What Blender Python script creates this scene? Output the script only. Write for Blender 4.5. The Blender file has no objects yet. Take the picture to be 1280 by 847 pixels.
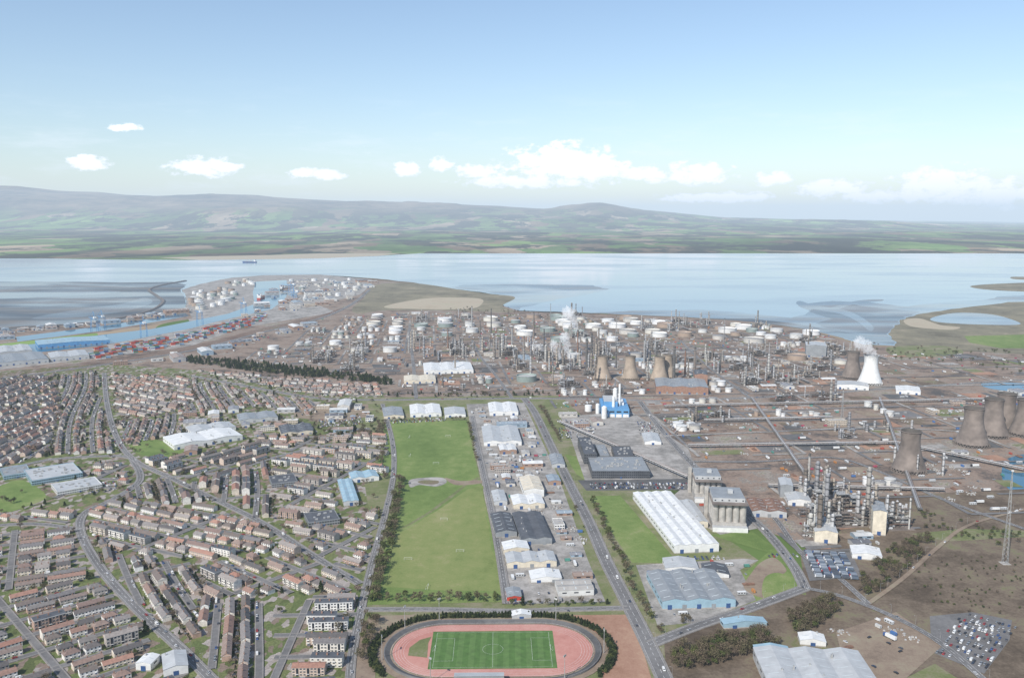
import bpy, math, random, bmesh
from mathutils import Vector, noise as mn
R = random.Random(7)
scene = bpy.context.scene
H = 380.0; F = 1080.0; P = math.atan((423.5-270)/F)
cP, sP = math.cos(P), math.sin(P)

def G(u, v):
    """survey point (photo coordinates) -> ground metres"""
    xc = (u-640)/F; yc = -(v-423.5)/F
    dy = cP+yc*sP; dz = -sP+yc*cP
    t = H/(-dz)
    return Vector((xc*t, dy*t))

# ------------------------------------------------------------------ materials
MATS = {}
def nt(name):
    m = bpy.data.materials.new(name); m.use_nodes = True
    n = m.node_tree; n.nodes.clear()
    o = n.nodes.new('ShaderNodeOutputMaterial'); b = n.nodes.new('ShaderNodeBsdfPrincipled')
    n.links.new(b.outputs[0], o.inputs[0])
    return m, n, b
def N(n, t, **k):
    x = n.nodes.new(t)
    for a, v in k.items(): setattr(x, a, v)
    return x
def L(n, a, b): n.links.new(a, b)
def ramp(n, stops, interp='LINEAR'):
    r = N(n, 'ShaderNodeValToRGB'); cr = r.color_ramp; cr.interpolation = interp
    while len(cr.elements) > 1: cr.elements.remove(cr.elements[-1])
    cr.elements[0].position = stops[0][0]; cr.elements[0].color = (*stops[0][1], 1)
    for p, c in stops[1:]:
        e = cr.elements.new(p); e.color = (*c, 1)
    return r
def sc(c, k): return tuple(min(1, x*k) for x in c)
def mix(n, a, b, fac, mode='MIX'):
    m = N(n, 'ShaderNodeMix', data_type='RGBA', blend_type=mode)
    for sock, val in ((m.inputs[6], a), (m.inputs[7], b), (m.inputs[0], fac)):
        if isinstance(val, (int, float)): sock.default_value = val
        elif isinstance(val, tuple): sock.default_value = (*val, 1)
        else: L(n, val, sock)
    return m.outputs[2]
def noise_out(n, scale, detail=4, rough=.6, stretch=None):
    src = N(n, 'ShaderNodeNewGeometry').outputs['Position']
    if stretch:
        mp = N(n, 'ShaderNodeMapping'); mp.inputs['Scale'].default_value = stretch[0]; mp.inputs['Rotation'].default_value = (0, 0, stretch[1])
        L(n, src, mp.inputs[0]); src = mp.outputs[0]
    t = N(n, 'ShaderNodeTexNoise'); t.inputs['Scale'].default_value = scale; t.inputs['Detail'].default_value = detail; t.inputs['Roughness'].default_value = rough
    L(n, src, t.inputs['Vector']); return t.outputs[0]
def mat(name, col, rough=.8, ns=.3, var=.25, metal=0):
    if name in MATS: return MATS[name]
    m, n, b = nt(name)
    o = noise_out(n, ns, 2, .65)
    r = ramp(n, [(.3, sc(col, 1-var)), (.7, sc(col, 1+var))]); L(n, o, r.inputs[0])
    L(n, r.outputs[0], b.inputs['Base Color'])
    b.inputs['Roughness'].default_value = rough; b.inputs['Metallic'].default_value = metal
    MATS[name] = m; return m
def matrand(name, cols, mul=1.0, rough=.8, ns=.5, var=.2):
    m, n, b = nt(name)
    oi = N(n, 'ShaderNodeObjectInfo')
    a = N(n, 'ShaderNodeMath', operation='MULTIPLY'); a.inputs[1].default_value = mul; L(n, oi.outputs['Random'], a.inputs[0])
    f = N(n, 'ShaderNodeMath', operation='FRACT'); L(n, a.outputs[0], f.inputs[0])
    r = ramp(n, [(i/len(cols), c) for i, c in enumerate(cols)], 'CONSTANT'); L(n, f.outputs[0], r.inputs[0])
    o = noise_out(n, ns, 2, .7)
    r2 = ramp(n, [(.3, (1-var,)*3), (.7, (1+var,)*3)]); L(n, o, r2.inputs[0])
    c = mix(n, r.outputs[0], r2.outputs[0], 1.0, 'MULTIPLY')
    L(n, c, b.inputs['Base Color']); b.inputs['Roughness'].default_value = rough
    MATS[name] = m; return m
def matground(name, stops, scales=(.01, .08, .6), rough=.95, stretch=None):
    m, n, b = nt(name)
    a = noise_out(n, scales[0], 5, .6, stretch=stretch); c = noise_out(n, scales[1], 4, .65); d = noise_out(n, scales[2], 2, .7)
    m1 = N(n, 'ShaderNodeMath', operation='MULTIPLY_ADD'); L(n, a, m1.inputs[0]); m1.inputs[1].default_value = .5
    m2 = N(n, 'ShaderNodeMath', operation='MULTIPLY_ADD'); L(n, c, m2.inputs[0]); m2.inputs[1].default_value = .3
    m3 = N(n, 'ShaderNodeMath', operation='MULTIPLY'); L(n, d, m3.inputs[0]); m3.inputs[1].default_value = .2
    L(n, m3.outputs[0], m2.inputs[2]); L(n, m2.outputs[0], m1.inputs[2])
    r = ramp(n, [(.39+.22*p, q) for p, q in stops]); L(n, m1.outputs[0], r.inputs[0])
    L(n, r.outputs[0], b.inputs['Base Color']); b.inputs['Roughness'].default_value = rough
    b.inputs['Specular IOR Level'].default_value = .15
    MATS[name] = m; return m

M_white = mat('white_paint', (.68, .68, .66), .5, .15, .1)
M_cream = mat('cream_render', (.6, .54, .43), .8, .2, .15)
M_lgrey = mat('light_grey_cladding', (.43, .44, .44), .5, .1, .12)
M_mgrey = mat('grey_cladding', (.25, .265, .275), .5, .1, .15)
M_dgrey = mat('dark_grey_roofing', (.085, .09, .1), .7, .1, .25)
M_blue = mat('blue_cladding', (.1, .28, .5), .5, .1, .12)
M_teal = mat('pale_blue_cladding', (.28, .41, .48), .5, .1, .12)
M_glass = mat('window_glass', (.03, .035, .045), .15, .5, .2)
M_rlight = mat('rooflight', (.52, .56, .56), .4, .3, .1)
M_brick = mat('brick', (.28, .165, .12), .9, .3, .2)
M_steel = mat('galvanised_steel', (.34, .34, .33), .5, .3, .2)
M_dsteel = mat('dark_steelwork', (.1, .095, .09), .6, .3, .25)
M_silver = mat('aluminium_lagging', (.48, .48, .48), .4, .2, .1)
M_rust = mat('rusty_steel', (.2, .115, .08), .85, .3, .3)
M_red = mat('red_paint', (.45, .06, .04), .5, .3, .15)
M_dblue = mat('dark_blue_paint', (.04, .09, .22), .4, .3, .15)
M_green = mat('green_paint', (.06, .2, .1), .5, .3, .2)
M_orange = mat('orange_paint', (.5, .18, .04), .5, .3, .2)
M_black = mat('black_rubber', (.03, .03, .03), .8, .3, .2)
M_conc = mat('concrete', (.36, .34, .31), .9, .15, .22)
M_concd = mat('weathered_concrete', (.18, .15, .13), .9, .05, .35)
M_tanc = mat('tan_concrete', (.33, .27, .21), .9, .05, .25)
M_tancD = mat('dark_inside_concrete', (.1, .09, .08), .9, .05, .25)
M_bund = mat('bund_earth', (.19, .155, .12), .95, .05, .3)
M_timber = mat('timber_fence', (.18, .145, .105), .9, .5, .3)
M_hedge = mat('hedge_leaves', (.045, .065, .025), .9, 1.2, .5)
M_asph = matground('asphalt', [(0, (.12, .118, .115)), (.5, (.165, .16, .158)), (1, (.21, .205, .2))], (.02, .2, 1.5))
M_tarm = matground('dark_tarmac', [(0, (.07, .07, .07)), (.5, (.11, .11, .11)), (1, (.16, .155, .15))], (.02, .1, 1.))
M_pave = mat('pavement_slabs', (.23, .215, .2), .9, .4, .2)
M_line = mat('white_road_paint', (.7, .7, .68), .7, .5, .1)
M_roof = matrand('roof_tiles', [(.2, .155, .135), (.13, .115, .11), (.24, .165, .135), (.16, .15, .15), (.27, .24, .22), (.1, .092, .09), (.26, .16, .125), (.18, .165, .155), (.22, .2, .19), (.145, .12, .105)], 1.0, .85)
M_roofr = matrand('red_roof_tiles', [(.29, .155, .115), (.2, .14, .12), (.32, .18, .135), (.16, .13, .115), (.25, .185, .155), (.15, .14, .14)], 3.3, .85)
M_wall = matrand('rendered_walls', [(.66, .63, .58), (.56, .49, .4), (.42, .38, .34), (.64, .6, .53), (.38, .26, .2), (.7, .69, .66), (.5, .4, .33)], 7.31, .85)
M_tank = matrand('tank_paint', [(.66, .66, .64), (.58, .56, .5), (.68, .68, .67), (.34, .26, .2), (.6, .6, .58), (.48, .46, .42), (.22, .27, .25)], 5.7, .5, .1, .1)
M_tankroof = matrand('tank_roof_paint', [(.6, .6, .58), (.36, .33, .3), (.66, .66, .64), (.24, .19, .16), (.52, .51, .48), (.26, .25, .24), (.45, .45, .43)], 5.7, .6, .1, .15)
M_plant = matrand('plant_paint', [(.34, .325, .3), (.24, .21, .18), (.46, .45, .42), (.18, .15, .125), (.38, .33, .27), (.28, .28, .29)], 4.1, .6, .2, .2)
M_shedroof = matrand('shed_roofing', [(.55, .55, .53), (.24, .24, .25), (.38, .36, .33), (.13, .13, .14), (.62, .62, .6), (.3, .23, .19), (.26, .31, .35)], 6.3, .6, .1, .15)
M_shedwall = matrand('shed_cladding', [(.5, .48, .44), (.35, .35, .35), (.55, .55, .53), (.3, .2, .15), (.25, .33, .4)], 2.9, .6, .1, .15)
M_car = matrand('car_paint', [(.65, .65, .65), (.35, .36, .37), (.03, .03, .035), (.05, .1, .25), (.35, .03, .03), (.7, .7, .7), (.1, .1, .11), (.22, .24, .26), (.04, .06, .1)], 9.7, .3, .5, .03)
M_cont = matrand('container_paint', [(.4, .08, .05), (.06, .15, .35), (.45, .2, .06), (.3, .3, .3), (.08, .25, .2), (.35, .06, .1), (.5, .5, .48)], 3.7, .6, .3, .15)
M_trail = matrand('trailer_tarpaulin', [(.1, .13, .17), (.2, .23, .27), (.07, .08, .1), (.3, .33, .36)], 3.7, .6, .3, .15)
M_bark = mat('bark', (.12, .095, .07), .95, 1, .3)
def leafmat(name, cols, rough=.9):
    m, n, b = nt(name)
    oi = N(n, 'ShaderNodeObjectInfo')
    r = ramp(n, [(i/max(1, len(cols)-1), c) for i, c in enumerate(cols)]); L(n, oi.outputs['Random'], r.inputs[0])
    o = noise_out(n, 1.1, 2, .7); r2 = ramp(n, [(.35, (.5,)*3), (.65, (1.5,)*3)]); L(n, o, r2.inputs[0])
    L(n, mix(n, r.outputs[0], r2.outputs[0], 1., 'MULTIPLY'), b.inputs['Base Color'])
    b.inputs['Roughness'].default_value = rough; b.inputs['Specular IOR Level'].default_value = .1
    return m
M_twig = leafmat('bare_twigs', [(.1, .078, .055), (.135, .105, .075), (.1, .095, .05), (.16, .125, .085)])
M_leaf = leafmat('spring_leaves', [(.07, .09, .03), (.1, .11, .04), (.055, .075, .03)])
M_needle = leafmat('conifer_foliage', [(.028, .042, .02), (.042, .06, .024), (.033, .043, .028)])

G_brown = matground('industrial_ground', [(0, (.085, .08, .075)), (.2, (.145, .115, .095)), (.4, (.22, .165, .13)), (.6, (.29, .22, .172)), (.72, (.19, .172, .15)), (.85, (.35, .3, .255)), (1, (.16, .17, .09))], (.009, .03, .2))
G_moor = matground('rough_brown_ground', [(0, (.085, .064, .046)), (.35, (.13, .1, .072)), (.6, (.175, .135, .1)), (.85, (.19, .17, .105)), (1, (.15, .155, .07))], (.01, .05, .3))
G_grass = matground('mown_grass', [(0, (.11, .165, .045)), (.45, (.15, .21, .062)), (.75, (.19, .24, .08)), (1, (.24, .26, .115))], (.012, .06, .5), stretch=((1, .45, 1), math.radians(-25)))
G_grass3 = matground('yellow_mown_grass', [(0, (.14, .18, .055)), (.35, (.185, .225, .075)), (.75, (.22, .245, .09)), (1, (.265, .265, .12))], (.012, .06, .5), stretch=((1, .3, 1), math.radians(8)))
G_grass2 = matground('rough_grass', [(0, (.12, .14, .06)), (.4, (.16, .18, .075)), (.7, (.21, .2, .12)), (1, (.26, .225, .155))], (.02, .07, .5))
G_blaes = matground('red_blaes', [(0, (.27, .15, .1)), (.5, (.34, .2, .14)), (1, (.4, .26, .18))], (.02, .1, .6))
G_soil = matground('brown_soil', [(0, (.19, .145, .11)), (.5, (.26, .2, .15)), (1, (.29, .255, .18))], (.02, .1, .6))
G_yard = matground('concrete_yard', [(0, (.19, .18, .165)), (.4, (.27, .255, .235)), (.7, (.345, .325, .3)), (1, (.4, .38, .355))], (.02, .08, .4))
G_sand = matground('sand', [(0, (.36, .3, .21)), (.5, (.42, .36, .27)), (1, (.36, .33, .23))], (.01, .05, .2))
G_marsh = matground('salt_marsh', [(0, (.13, .115, .08)), (.4, (.19, .17, .12)), (.7, (.225, .2, .135)), (1, (.3, .255, .185))], (.006, .02, .1))
G_track = matground('running_track', [(0, (.42, .19, .155)), (.5, (.48, .23, .19)), (1, (.52, .28, .23))], (.02, .1, .6))

def mk_suburb():
    m, n, b = nt('garden_ground')
    g = N(n, 'ShaderNodeNewGeometry')
    mp = N(n, 'ShaderNodeMapping'); mp.inputs['Rotation'].default_value = (0, 0, .3); mp.inputs['Scale'].default_value = (1/6, 1/10, 1); L(n, g.outputs['Position'], mp.inputs[0])
    v = N(n, 'ShaderNodeTexVoronoi', distance='CHEBYCHEV', voronoi_dimensions='2D'); v.inputs['Scale'].default_value = 1; L(n, mp.outputs[0], v.inputs['Vector'])
    s = N(n, 'ShaderNodeSeparateColor'); L(n, v.outputs['Color'], s.inputs[0])
    r = ramp(n, [(0, (.12, .15, .055)), (.2, (.16, .18, .07)), (.35, (.23, .175, .14)), (.47, (.33, .29, .26)), (.58, (.15, .17, .07)), (.74, (.2, .16, .12)), (.82, (.37, .33, .3)), (.91, (.1, .12, .045))], 'CONSTANT')
    L(n, s.outputs[0], r.inputs[0])
    o = noise_out(n, .5, 4, .75); r2 = ramp(n, [(.25, (.5,)*3), (.75, (1.35,)*3)]); L(n, o, r2.inputs[0])
    L(n, mix(n, r.outputs[0], r2.outputs[0], 1., 'MULTIPLY'), b.inputs['Base Color']); b.inputs['Roughness'].default_value = .95
    b.inputs['Specular IOR Level'].default_value = .15
    return m
G_sub = mk_suburb()

def mk_land():
    m, n, b = nt('farmland')
    g = N(n, 'ShaderNodeNewGeometry')
    nz = N(n, 'ShaderNodeTexNoise'); nz.inputs['Scale'].default_value = .0008; L(n, g.outputs['Position'], nz.inputs['Vector'])
    vm = N(n, 'ShaderNodeVectorMath', operation='MULTIPLY_ADD'); L(n, nz.outputs['Color'], vm.inputs[0]); vm.inputs[1].default_value = (900, 900, 0); L(n, g.outputs['Position'], vm.inputs[2])
    def vor(scale, dist='EUCLIDEAN'):
        mp = N(n, 'ShaderNodeMapping'); mp.inputs['Scale'].default_value = scale; mp.inputs['Rotation'].default_value = (0, 0, .3); L(n, vm.outputs[0], mp.inputs[0])
        v = N(n, 'ShaderNodeTexVoronoi', distance=dist, voronoi_dimensions='2D'); v.inputs['Scale'].default_value = 1; L(n, mp.outputs[0], v.inputs['Vector'])
        s = N(n, 'ShaderNodeSeparateColor'); L(n, v.outputs['Color'], s.inputs[0]); return s.outputs[0]
    r = ramp(n, [(0, (.1, .17, .045)), (.18, (.13, .2, .06)), (.34, (.2, .145, .09)), (.5, (.16, .24, .07)), (.63, (.09, .085, .05)), (.76, (.32, .25, .17)), (.88, (.1, .15, .05))], 'CONSTANT')
    L(n, vor((1/480, 1/1300, 1), 'MANHATTAN'), r.inputs[0])
    w = noise_out(n, .0009, 8, .68, stretch=((1, .5, 1), 0)); rw = ramp(n, [(.5, (0,)*3), (.535, (1,)*3)]); L(n, w, rw.inputs[0])
    c = mix(n, r.outputs[0], (.04, .04, .027), rw.outputs[0])
    w2 = noise_out(n, .00035, 6, .7, stretch=((1, .45, 1), 0)); rw2 = ramp(n, [(.38, (.45,)*3), (.62, (1.4,)*3)]); L(n, w2, rw2.inputs[0])
    c = mix(n, c, rw2.outputs[0], 1., 'MULTIPLY')
    sx = N(n, 'ShaderNodeSeparateXYZ'); L(n, g.outputs['Position'], sx.inputs[0])
    mr = N(n, 'ShaderNodeMapRange'); L(n, sx.outputs[2], mr.inputs[0]); mr.inputs[1].default_value = 350; mr.inputs[2].default_value = 700
    hb = noise_out(n, .0006, 7, .68); rh = ramp(n, [(.38, (.05, .045, .035)), (.62, (.24, .18, .12))]); L(n, hb, rh.inputs[0])
    c = mix(n, c, rh.outputs[0], mr.outputs[0])
    L(n, c, b.inputs['Base Color']); b.inputs['Roughness'].default_value = 1; b.inputs['Specular IOR Level'].default_value = .1
    return m
G_land = mk_land()

def mk_water(name, base, rough, bump, mud=None, dist=1.0):
    m, n, b = nt(name)
    b.inputs['Base Color'].default_value = (*base, 1); b.inputs['IOR'].default_value = 1.33
    o = noise_out(n, .0008, 5, .6, stretch=((1, 2.5, 1), .1))
    r = ramp(n, [(.42, (rough*.4,)*3), (.6, (rough*1.7,)*3)]); L(n, o, r.inputs[0]); L(n, r.outputs[0], b.inputs['Roughness'])
    bn = N(n, 'ShaderNodeBump'); bn.inputs['Strength'].default_value = bump; bn.inputs['Distance'].default_value = dist
    L(n, noise_out(n, .08, 2, .6), bn.inputs['Height']); L(n, bn.outputs[0], b.inputs['Normal'])
    if mud:
        o2 = noise_out(n, .0022, 9, .66, stretch=((.6, 2.2, 1), .15)); r2 = ramp(n, [(.42, mud[0]), (.5, base), (.58, mud[1])]); L(n, o2, r2.inputs[0])
        L(n, r2.outputs[0], b.inputs['Base Color'])
    return m
W_sea = mk_water('estuary_water', (.17, .24, .3), .09, .07)
W_mud = mk_water('wet_mudflat', (.11, .115, .115), .3, .15, ((.17, .145, .12), (.07, .08, .09)))
W_mid = mk_water('shallow_mudflat', (.14, .155, .165), .24, .12, ((.18, .165, .15), (.11, .14, .16)))
W_mud2 = mk_water('thin_wet_mudflat', (.16, .2, .235), .18, .1, ((.19, .19, .18), (.13, .18, .22)))
W_dock = mk_water('dock_water', (.04, .14, .22), .08, .1)

# ------------------------------------------------------------------ mesh builder
class MB:
    def __init__(s): s.v = []; s.f = []; s.m = []; s.mats = []; s.sm = []
    def mi(s, m):
        if m not in s.mats: s.mats.append(m)
        return s.mats.index(m)
    def face(s, pts, m, smooth=False):
        b = len(s.v); s.v += [tuple(p) for p in pts]; s.f.append(tuple(range(b, b+len(pts)))); s.m.append(s.mi(m)); s.sm.append(smooth)
    def box(s, cx, cy, z, w, d, h, m, top=None, ang=0, taper=1):
        c, sn = math.cos(ang), math.sin(ang)
        def q(x, y, zz): return (cx+x*c-y*sn, cy+x*sn+y*c, zz)
        w /= 2; d /= 2
        B = [q(-w, -d, z), q(w, -d, z), q(w, d, z), q(-w, d, z)]; w *= taper; d *= taper
        T = [q(-w, -d, z+h), q(w, -d, z+h), q(w, d, z+h), q(-w, d, z+h)]
        for i in range(4): s.face([B[i], B[(i+1) % 4], T[(i+1) % 4], T[i]], m)
        s.face(T, top or m)
        if z > .3: s.face(B[::-1], m)
    def cyl(s, cx, cy, z, r, h, m, n=12, r2=None, top=None, cap=True, smooth=True):
        r2 = r if r2 is None else r2
        b = len(s.v)
        for k in range(n):
            a = 2*math.pi*k/n; s.v.append((cx+r*math.cos(a), cy+r*math.sin(a), z))
        for k in range(n):
            a = 2*math.pi*k/n; s.v.append((cx+r2*math.cos(a), cy+r2*math.sin(a), z+h))
        i = s.mi(m)
        for k in range(n):
            k2 = (k+1) % n; s.f.append((b+k, b+k2, b+n+k2, b+n+k)); s.m.append(i); s.sm.append(smooth)
        if cap: s.face([s.v[b+n+k] for k in range(n)], top or m)
    def beam(s, p, q, w, m, n=4, w2=None):
        p = Vector(p); q = Vector(q); d = (q-p)
        if d.length < 1e-6: return
        d.normalize(); a = Vector((0, 0, 1)) if abs(d.z) < .9 else Vector((1, 0, 0))
        x = d.cross(a).normalized(); y = d.cross(x); w2 = w if w2 is None else w2
        b = len(s.v)
        for (o, ww) in ((p, w), (q, w2)):
            for k in range(n):
                t = 2*math.pi*(k+.5)/n; s.v.append(tuple(o+x*math.cos(t)*ww/2+y*math.sin(t)*ww/2))
        i = s.mi(m)
        for k in range(n):
            k2 = (k+1) % n; s.f.append((b+k, b+k2, b+n+k2, b+n+k)); s.m.append(i); s.sm.append(n > 4)
        s.face([s.v[b+n+k] for k in range(n)], m); s.face([s.v[b+k] for k in range(n)][::-1], m)
    def revolve(s, cx, cy, prof, m, n=24, flip=False):
        b = len(s.v)
        for (r, z) in prof:
            for k in range(n):
                a = 2*math.pi*k/n; s.v.append((cx+r*math.cos(a), cy+r*math.sin(a), z))
        i = s.mi(m)
        for j in range(len(prof)-1):
            for k in range(n):
                k2 = (k+1) % n; f = (b+j*n+k, b+j*n+k2, b+(j+1)*n+k2, b+(j+1)*n+k)
                s.f.append(f[::-1] if flip else f); s.m.append(i); s.sm.append(True)
    def mesh(s, name):
        me = bpy.data.meshes.new(name); me.from_pydata(s.v, [], s.f)
        for m in s.mats: me.materials.append(m)
        me.polygons.foreach_set('material_index', s.m); me.polygons.foreach_set('use_smooth', s.sm)
        me.update(); return me
COL = scene.collection
def put(name, me, x=0, y=0, ang=0, z=0, s=1):
    o = bpy.data.objects.new(name, me); o.location = (x, y, z); o.rotation_euler = (0, 0, ang)
    o.scale = s if isinstance(s, tuple) else (s, s, s); COL.objects.link(o); return o

# occupancy
OCC = set(); CS = 3.0
def cells(cx, cy, w, d, ang):
    c, sn = math.cos(ang), math.sin(ang); out = set()
    nx = max(1, int(w/2.2)); ny = max(1, int(d/2.2))
    for i in range(nx+1):
        for j in range(ny+1):
            x = -w/2+w*i/nx; y = -d/2+d*j/ny
            out.add((int((cx+x*c-y*sn)//CS), int((cy+x*sn+y*c)//CS)))
    return out
def mark(*a): OCC.update(cells(*a))
def tryp(cx, cy, w, d, ang):
    c = cells(cx, cy, w, d, ang)
    if OCC.isdisjoint(c): OCC.update(c); return True
    return False
def inpoly(x, y, P_):
    r = False; n = len(P_); j = n-1
    for i in range(n):
        xi, yi = P_[i][0], P_[i][1]; xj, yj = P_[j][0], P_[j][1]
        if (yi > y) != (yj > y) and x < (xj-xi)*(y-yi)/(yj-yi)+xi: r = not r
        j = i
    return r
def PX(pts): return [G(*p) for p in pts]

ZL = [0.05]
def nz():
    ZL[0] += .007; return ZL[0]
def catmull(pts, k=6, closed=False):
    out = []; n = len(pts)
    rng = range(n) if closed else range(n-1)
    for i in rng:
        if closed: p0, p1, p2, p3 = pts[i-1], pts[i], pts[(i+1) % n], pts[(i+2) % n]
        else: p0, p1, p2, p3 = pts[max(i-1, 0)], pts[i], pts[i+1], pts[min(i+2, n-1)]
        for j in range(k):
            t = j/k
            out.append(.5*((2*p1)+(p2-p0)*t+(2*p0-5*p1+4*p2-p3)*t*t+(3*p1-p0-3*p2+p3)*t**3))
    if not closed: out.append(pts[-1])
    return out
def area(name, pts, m, smooth=False, z=None, world=False, jit=0):
    P_ = pts if world else PX(pts)
    if smooth: P_ = catmull(P_, 7, True)
    if jit:
        Q = []
        for i in range(len(P_)):
            a, b = P_[i], P_[(i+1) % len(P_)]; k = 6
            for j in range(k):
                p = a.lerp(b, j/k); L_ = (b-a).length*jit
                nn = mn.noise_vector(Vector((p.x*.02, p.y*.02, 0))); Q.append(Vector((p.x+nn.x*L_, p.y+nn.y*L_)))
        P_ = Q
    z = nz() if z is None else z
    b = MB(); b.face([(p.x, p.y, z) for p in P_], m)
    me = b.mesh(name)
    o = put(name, me)
    if me.polygons[0].normal.z < 0: me.flip_normals()
    return P_
RZ = [0.62]
def road(pts, width, name='road', pave=1.8, mark_=True, cl=True, m=None, world=False, main=False, k=6, z=None):
    P_ = pts if world else PX(pts)
    P_ = catmull(P_, k) if len(P_) > 2 else P_
    RZ[0] += .0008; zz = RZ[0]+(.3 if main else 0) if z is None else z
    b = MB(); n = len(P_); m = m or M_asph
    nor = []
    for i in range(n):
        d = (P_[min(i+1, n-1)]-P_[max(i-1, 0)]).normalized(); nor.append(Vector((-d.y, d.x)))
    def strip(o1, o2, z1, z2, mm):
        for i in range(n-1):
            b.face([(*(P_[i]+nor[i]*o2), z2), (*(P_[i]+nor[i]*o1), z1), (*(P_[i+1]+nor[i+1]*o1), z1), (*(P_[i+1]+nor[i+1]*o2), z2)], mm)
    h = width/2
    strip(-h, h, zz, zz, m)
    if pave:
        strip(h, h+.02, zz, zz+.12, M_pave); strip(h+.02, h+pave, zz+.12, zz+.12, M_pave); strip(h+pave, h+pave+.1, zz+.12, 0, M_pave)
        strip(-h-.02, -h, zz+.12, zz, M_pave); strip(-h-pave, -h-.02, zz+.12, zz+.12, M_pave); strip(-h-pave-.1, -h-pave, 0, zz+.12, M_pave)
    if cl:
        for i in range(n-1):
            d = P_[i+1]-P_[i]; Ls = d.length; t = 0; dn = d/Ls; nn = Vector((-dn.y, dn.x))*.12
            while t < Ls:
                a = P_[i]+dn*t; c = P_[i]+dn*min(t+4, Ls); z3 = zz+.01
                b.face([(*(a-nn), z3), (*(c-nn), z3), (*(c+nn), z3), (*(a+nn), z3)], M_line); t += 9
        if main:
            strip(h-.6, h-.45, zz+.008, zz+.008, M_line); strip(-h+.45, -h+.6, zz+.008, zz+.008, M_line)
    put(name, b.mesh(name))
    if mark_:
        for i in range(n-1):
            d = P_[i+1]-P_[i]; c = (P_[i]+P_[i+1])/2; mark(c.x, c.y, width+2*pave, d.length, math.atan2(-d.x, d.y))
    return P_, zz

# ------------------------------------------------------------------ ground + hills
SKY = [(-400, 236), (-100, 233), (0, 231), (30, 232), (80, 238), (130, 240), (170, 243), (200, 245), (270, 242), (330, 245), (400, 249), (450, 252), (500, 255), (560, 255), (620, 257), (680, 260), (720, 257), (750, 255), (780, 259), (850, 266), (900, 270), (1000, 274), (1100, 277), (1200, 280), (1280, 282), (1700, 283)]
def skyv(u):
    for i in range(len(SKY)-1):
        if u <= SKY[i+1][0]:
            a, b = SKY[i], SKY[i+1]; t = (u-a[0])/(b[0]-a[0]); t = max(0, min(1, t)); return a[1]+(b[1]-a[1])*t
    return SKY[-1][1]
DR = 32000
def hill(x, y):
    u = 640+F*x/max(y, 1)
    d = y
    if d <= 8900: return 0
    Hr = H+(270-skyv(u))/F*DR
    q = Vector((x*.00022, y*.00022, 1.7))
    f = mn.fractal(q, .9, 2.1, 8)
    rg = mn.ridged_multi_fractal(Vector((x*.00009, y*.00012, 3.1)), .9, 2.1, 6, 1., 2.)
    e = min(1, (d-8900)/2500)
    low = e*(20+max(0, f*60)+10*mn.noise(Vector((x*.001, y*.001, 4))))
    t = (d-18500)/(DR-18500)
    if t <= 0: h = low
    elif t < 1:
        g = t*t*(3-2*t); g = g**1.8
        front = max(0, Hr-60)*.36*math.exp(-((t-.55)/.15)**2)*max(0, .05+1.0*mn.noise(Vector((x*.00018, 7.7, 2)))+.5*(rg-.9))
        h = low+(Hr-30)*g*(.68+.32*t+.25*(rg-1)*(1-t))+front+f*110*g
    else:
        t2 = (d-DR)/12000
        h = Hr*(1-.3*min(1, t2))+f*60+(rg-1)*50
    dd = max(0, d-8000)
    return h-(dd**2)/(2*7.4e6)*.6
rows = [-6000, -2000, 500, 3000, 5500, 7500, 8600]
y = 8900
while y < 66000:
    rows.append(y); y *= 1.0085
cols = 440
v = []; f = []
for yy in rows:
    for i in range(cols+1):
        k = -1.0+2.0*i/cols; x = k*max(yy, 12000)
        v.append((x, yy, hill(x, yy)))
for j in range(len(rows)-1):
    for i in range(cols):
        a = j*(cols+1)+i; f.append((a, a+1, a+cols+2, a+cols+1))
me = bpy.data.meshes.new('ground'); me.from_pydata(v, [], f); me.materials.append(G_land)
me.polygons.foreach_set('use_smooth', [True]*len(f)); put('ground', me)

# ------------------------------------------------------------------ water / coast
area('estuary_water', [(-900, 330), (-300, 326), (0, 323), (60, 323), (140, 324.5), (250, 325), (330, 324), (400, 323), (470, 320), (520, 317), (545, 313), (600, 309.5), (680, 307.5), (760, 305.5), (800, 307), (850, 309), (900, 311), (960, 308), (1050, 308), (1150, 311), (1280, 317), (1500, 322), (2000, 330),
    (2000, 362), (1600, 372), (1260, 378), (1200, 385), (1150, 392), (1125, 400), (1112, 415), (1120, 432), (1080, 430), (1040, 419), (1000, 409), (940, 401), (850, 396), (740, 391), (650, 388), (628, 381), (642, 371), (600, 365), (560, 360), (515, 353), (470, 348), (400, 343), (330, 345), (290, 348), (250, 355), (228, 362), (233, 372), (235, 385), (200, 394), (130, 403), (60, 407), (0, 414), (-300, 432), (-900, 470)], W_sea, jit=.05)
area('sand_spit', [(795, 303), (850, 304), (900, 307), (955, 311), (950, 314), (900, 313), (850, 310), (800, 307)], G_marsh, True)
area('mudflat', [(-600, 372), (0, 352), (100, 352), (160, 353), (215, 352), (232, 356), (226, 364), (233, 374), (234, 386), (200, 394), (130, 403), (0, 414), (-600, 445)], W_mud, jit=.05)
area('tidal_creek', [(-300, 380), (0, 366), (90, 362), (150, 364), (120, 368), (60, 371), (0, 374), (-300, 390)], W_mid, True)
area('tidal_creek', [(40, 398), (90, 388), (150, 380), (180, 372), (190, 378), (160, 388), (100, 396)], W_mid, True)
area('mudflat', [(640, 391), (655, 384), (700, 374), (760, 362), (740, 356), (650, 355), (580, 356), (560, 359), (600, 364), (642, 371), (630, 382)], W_mud2, jit=.08)
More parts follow.
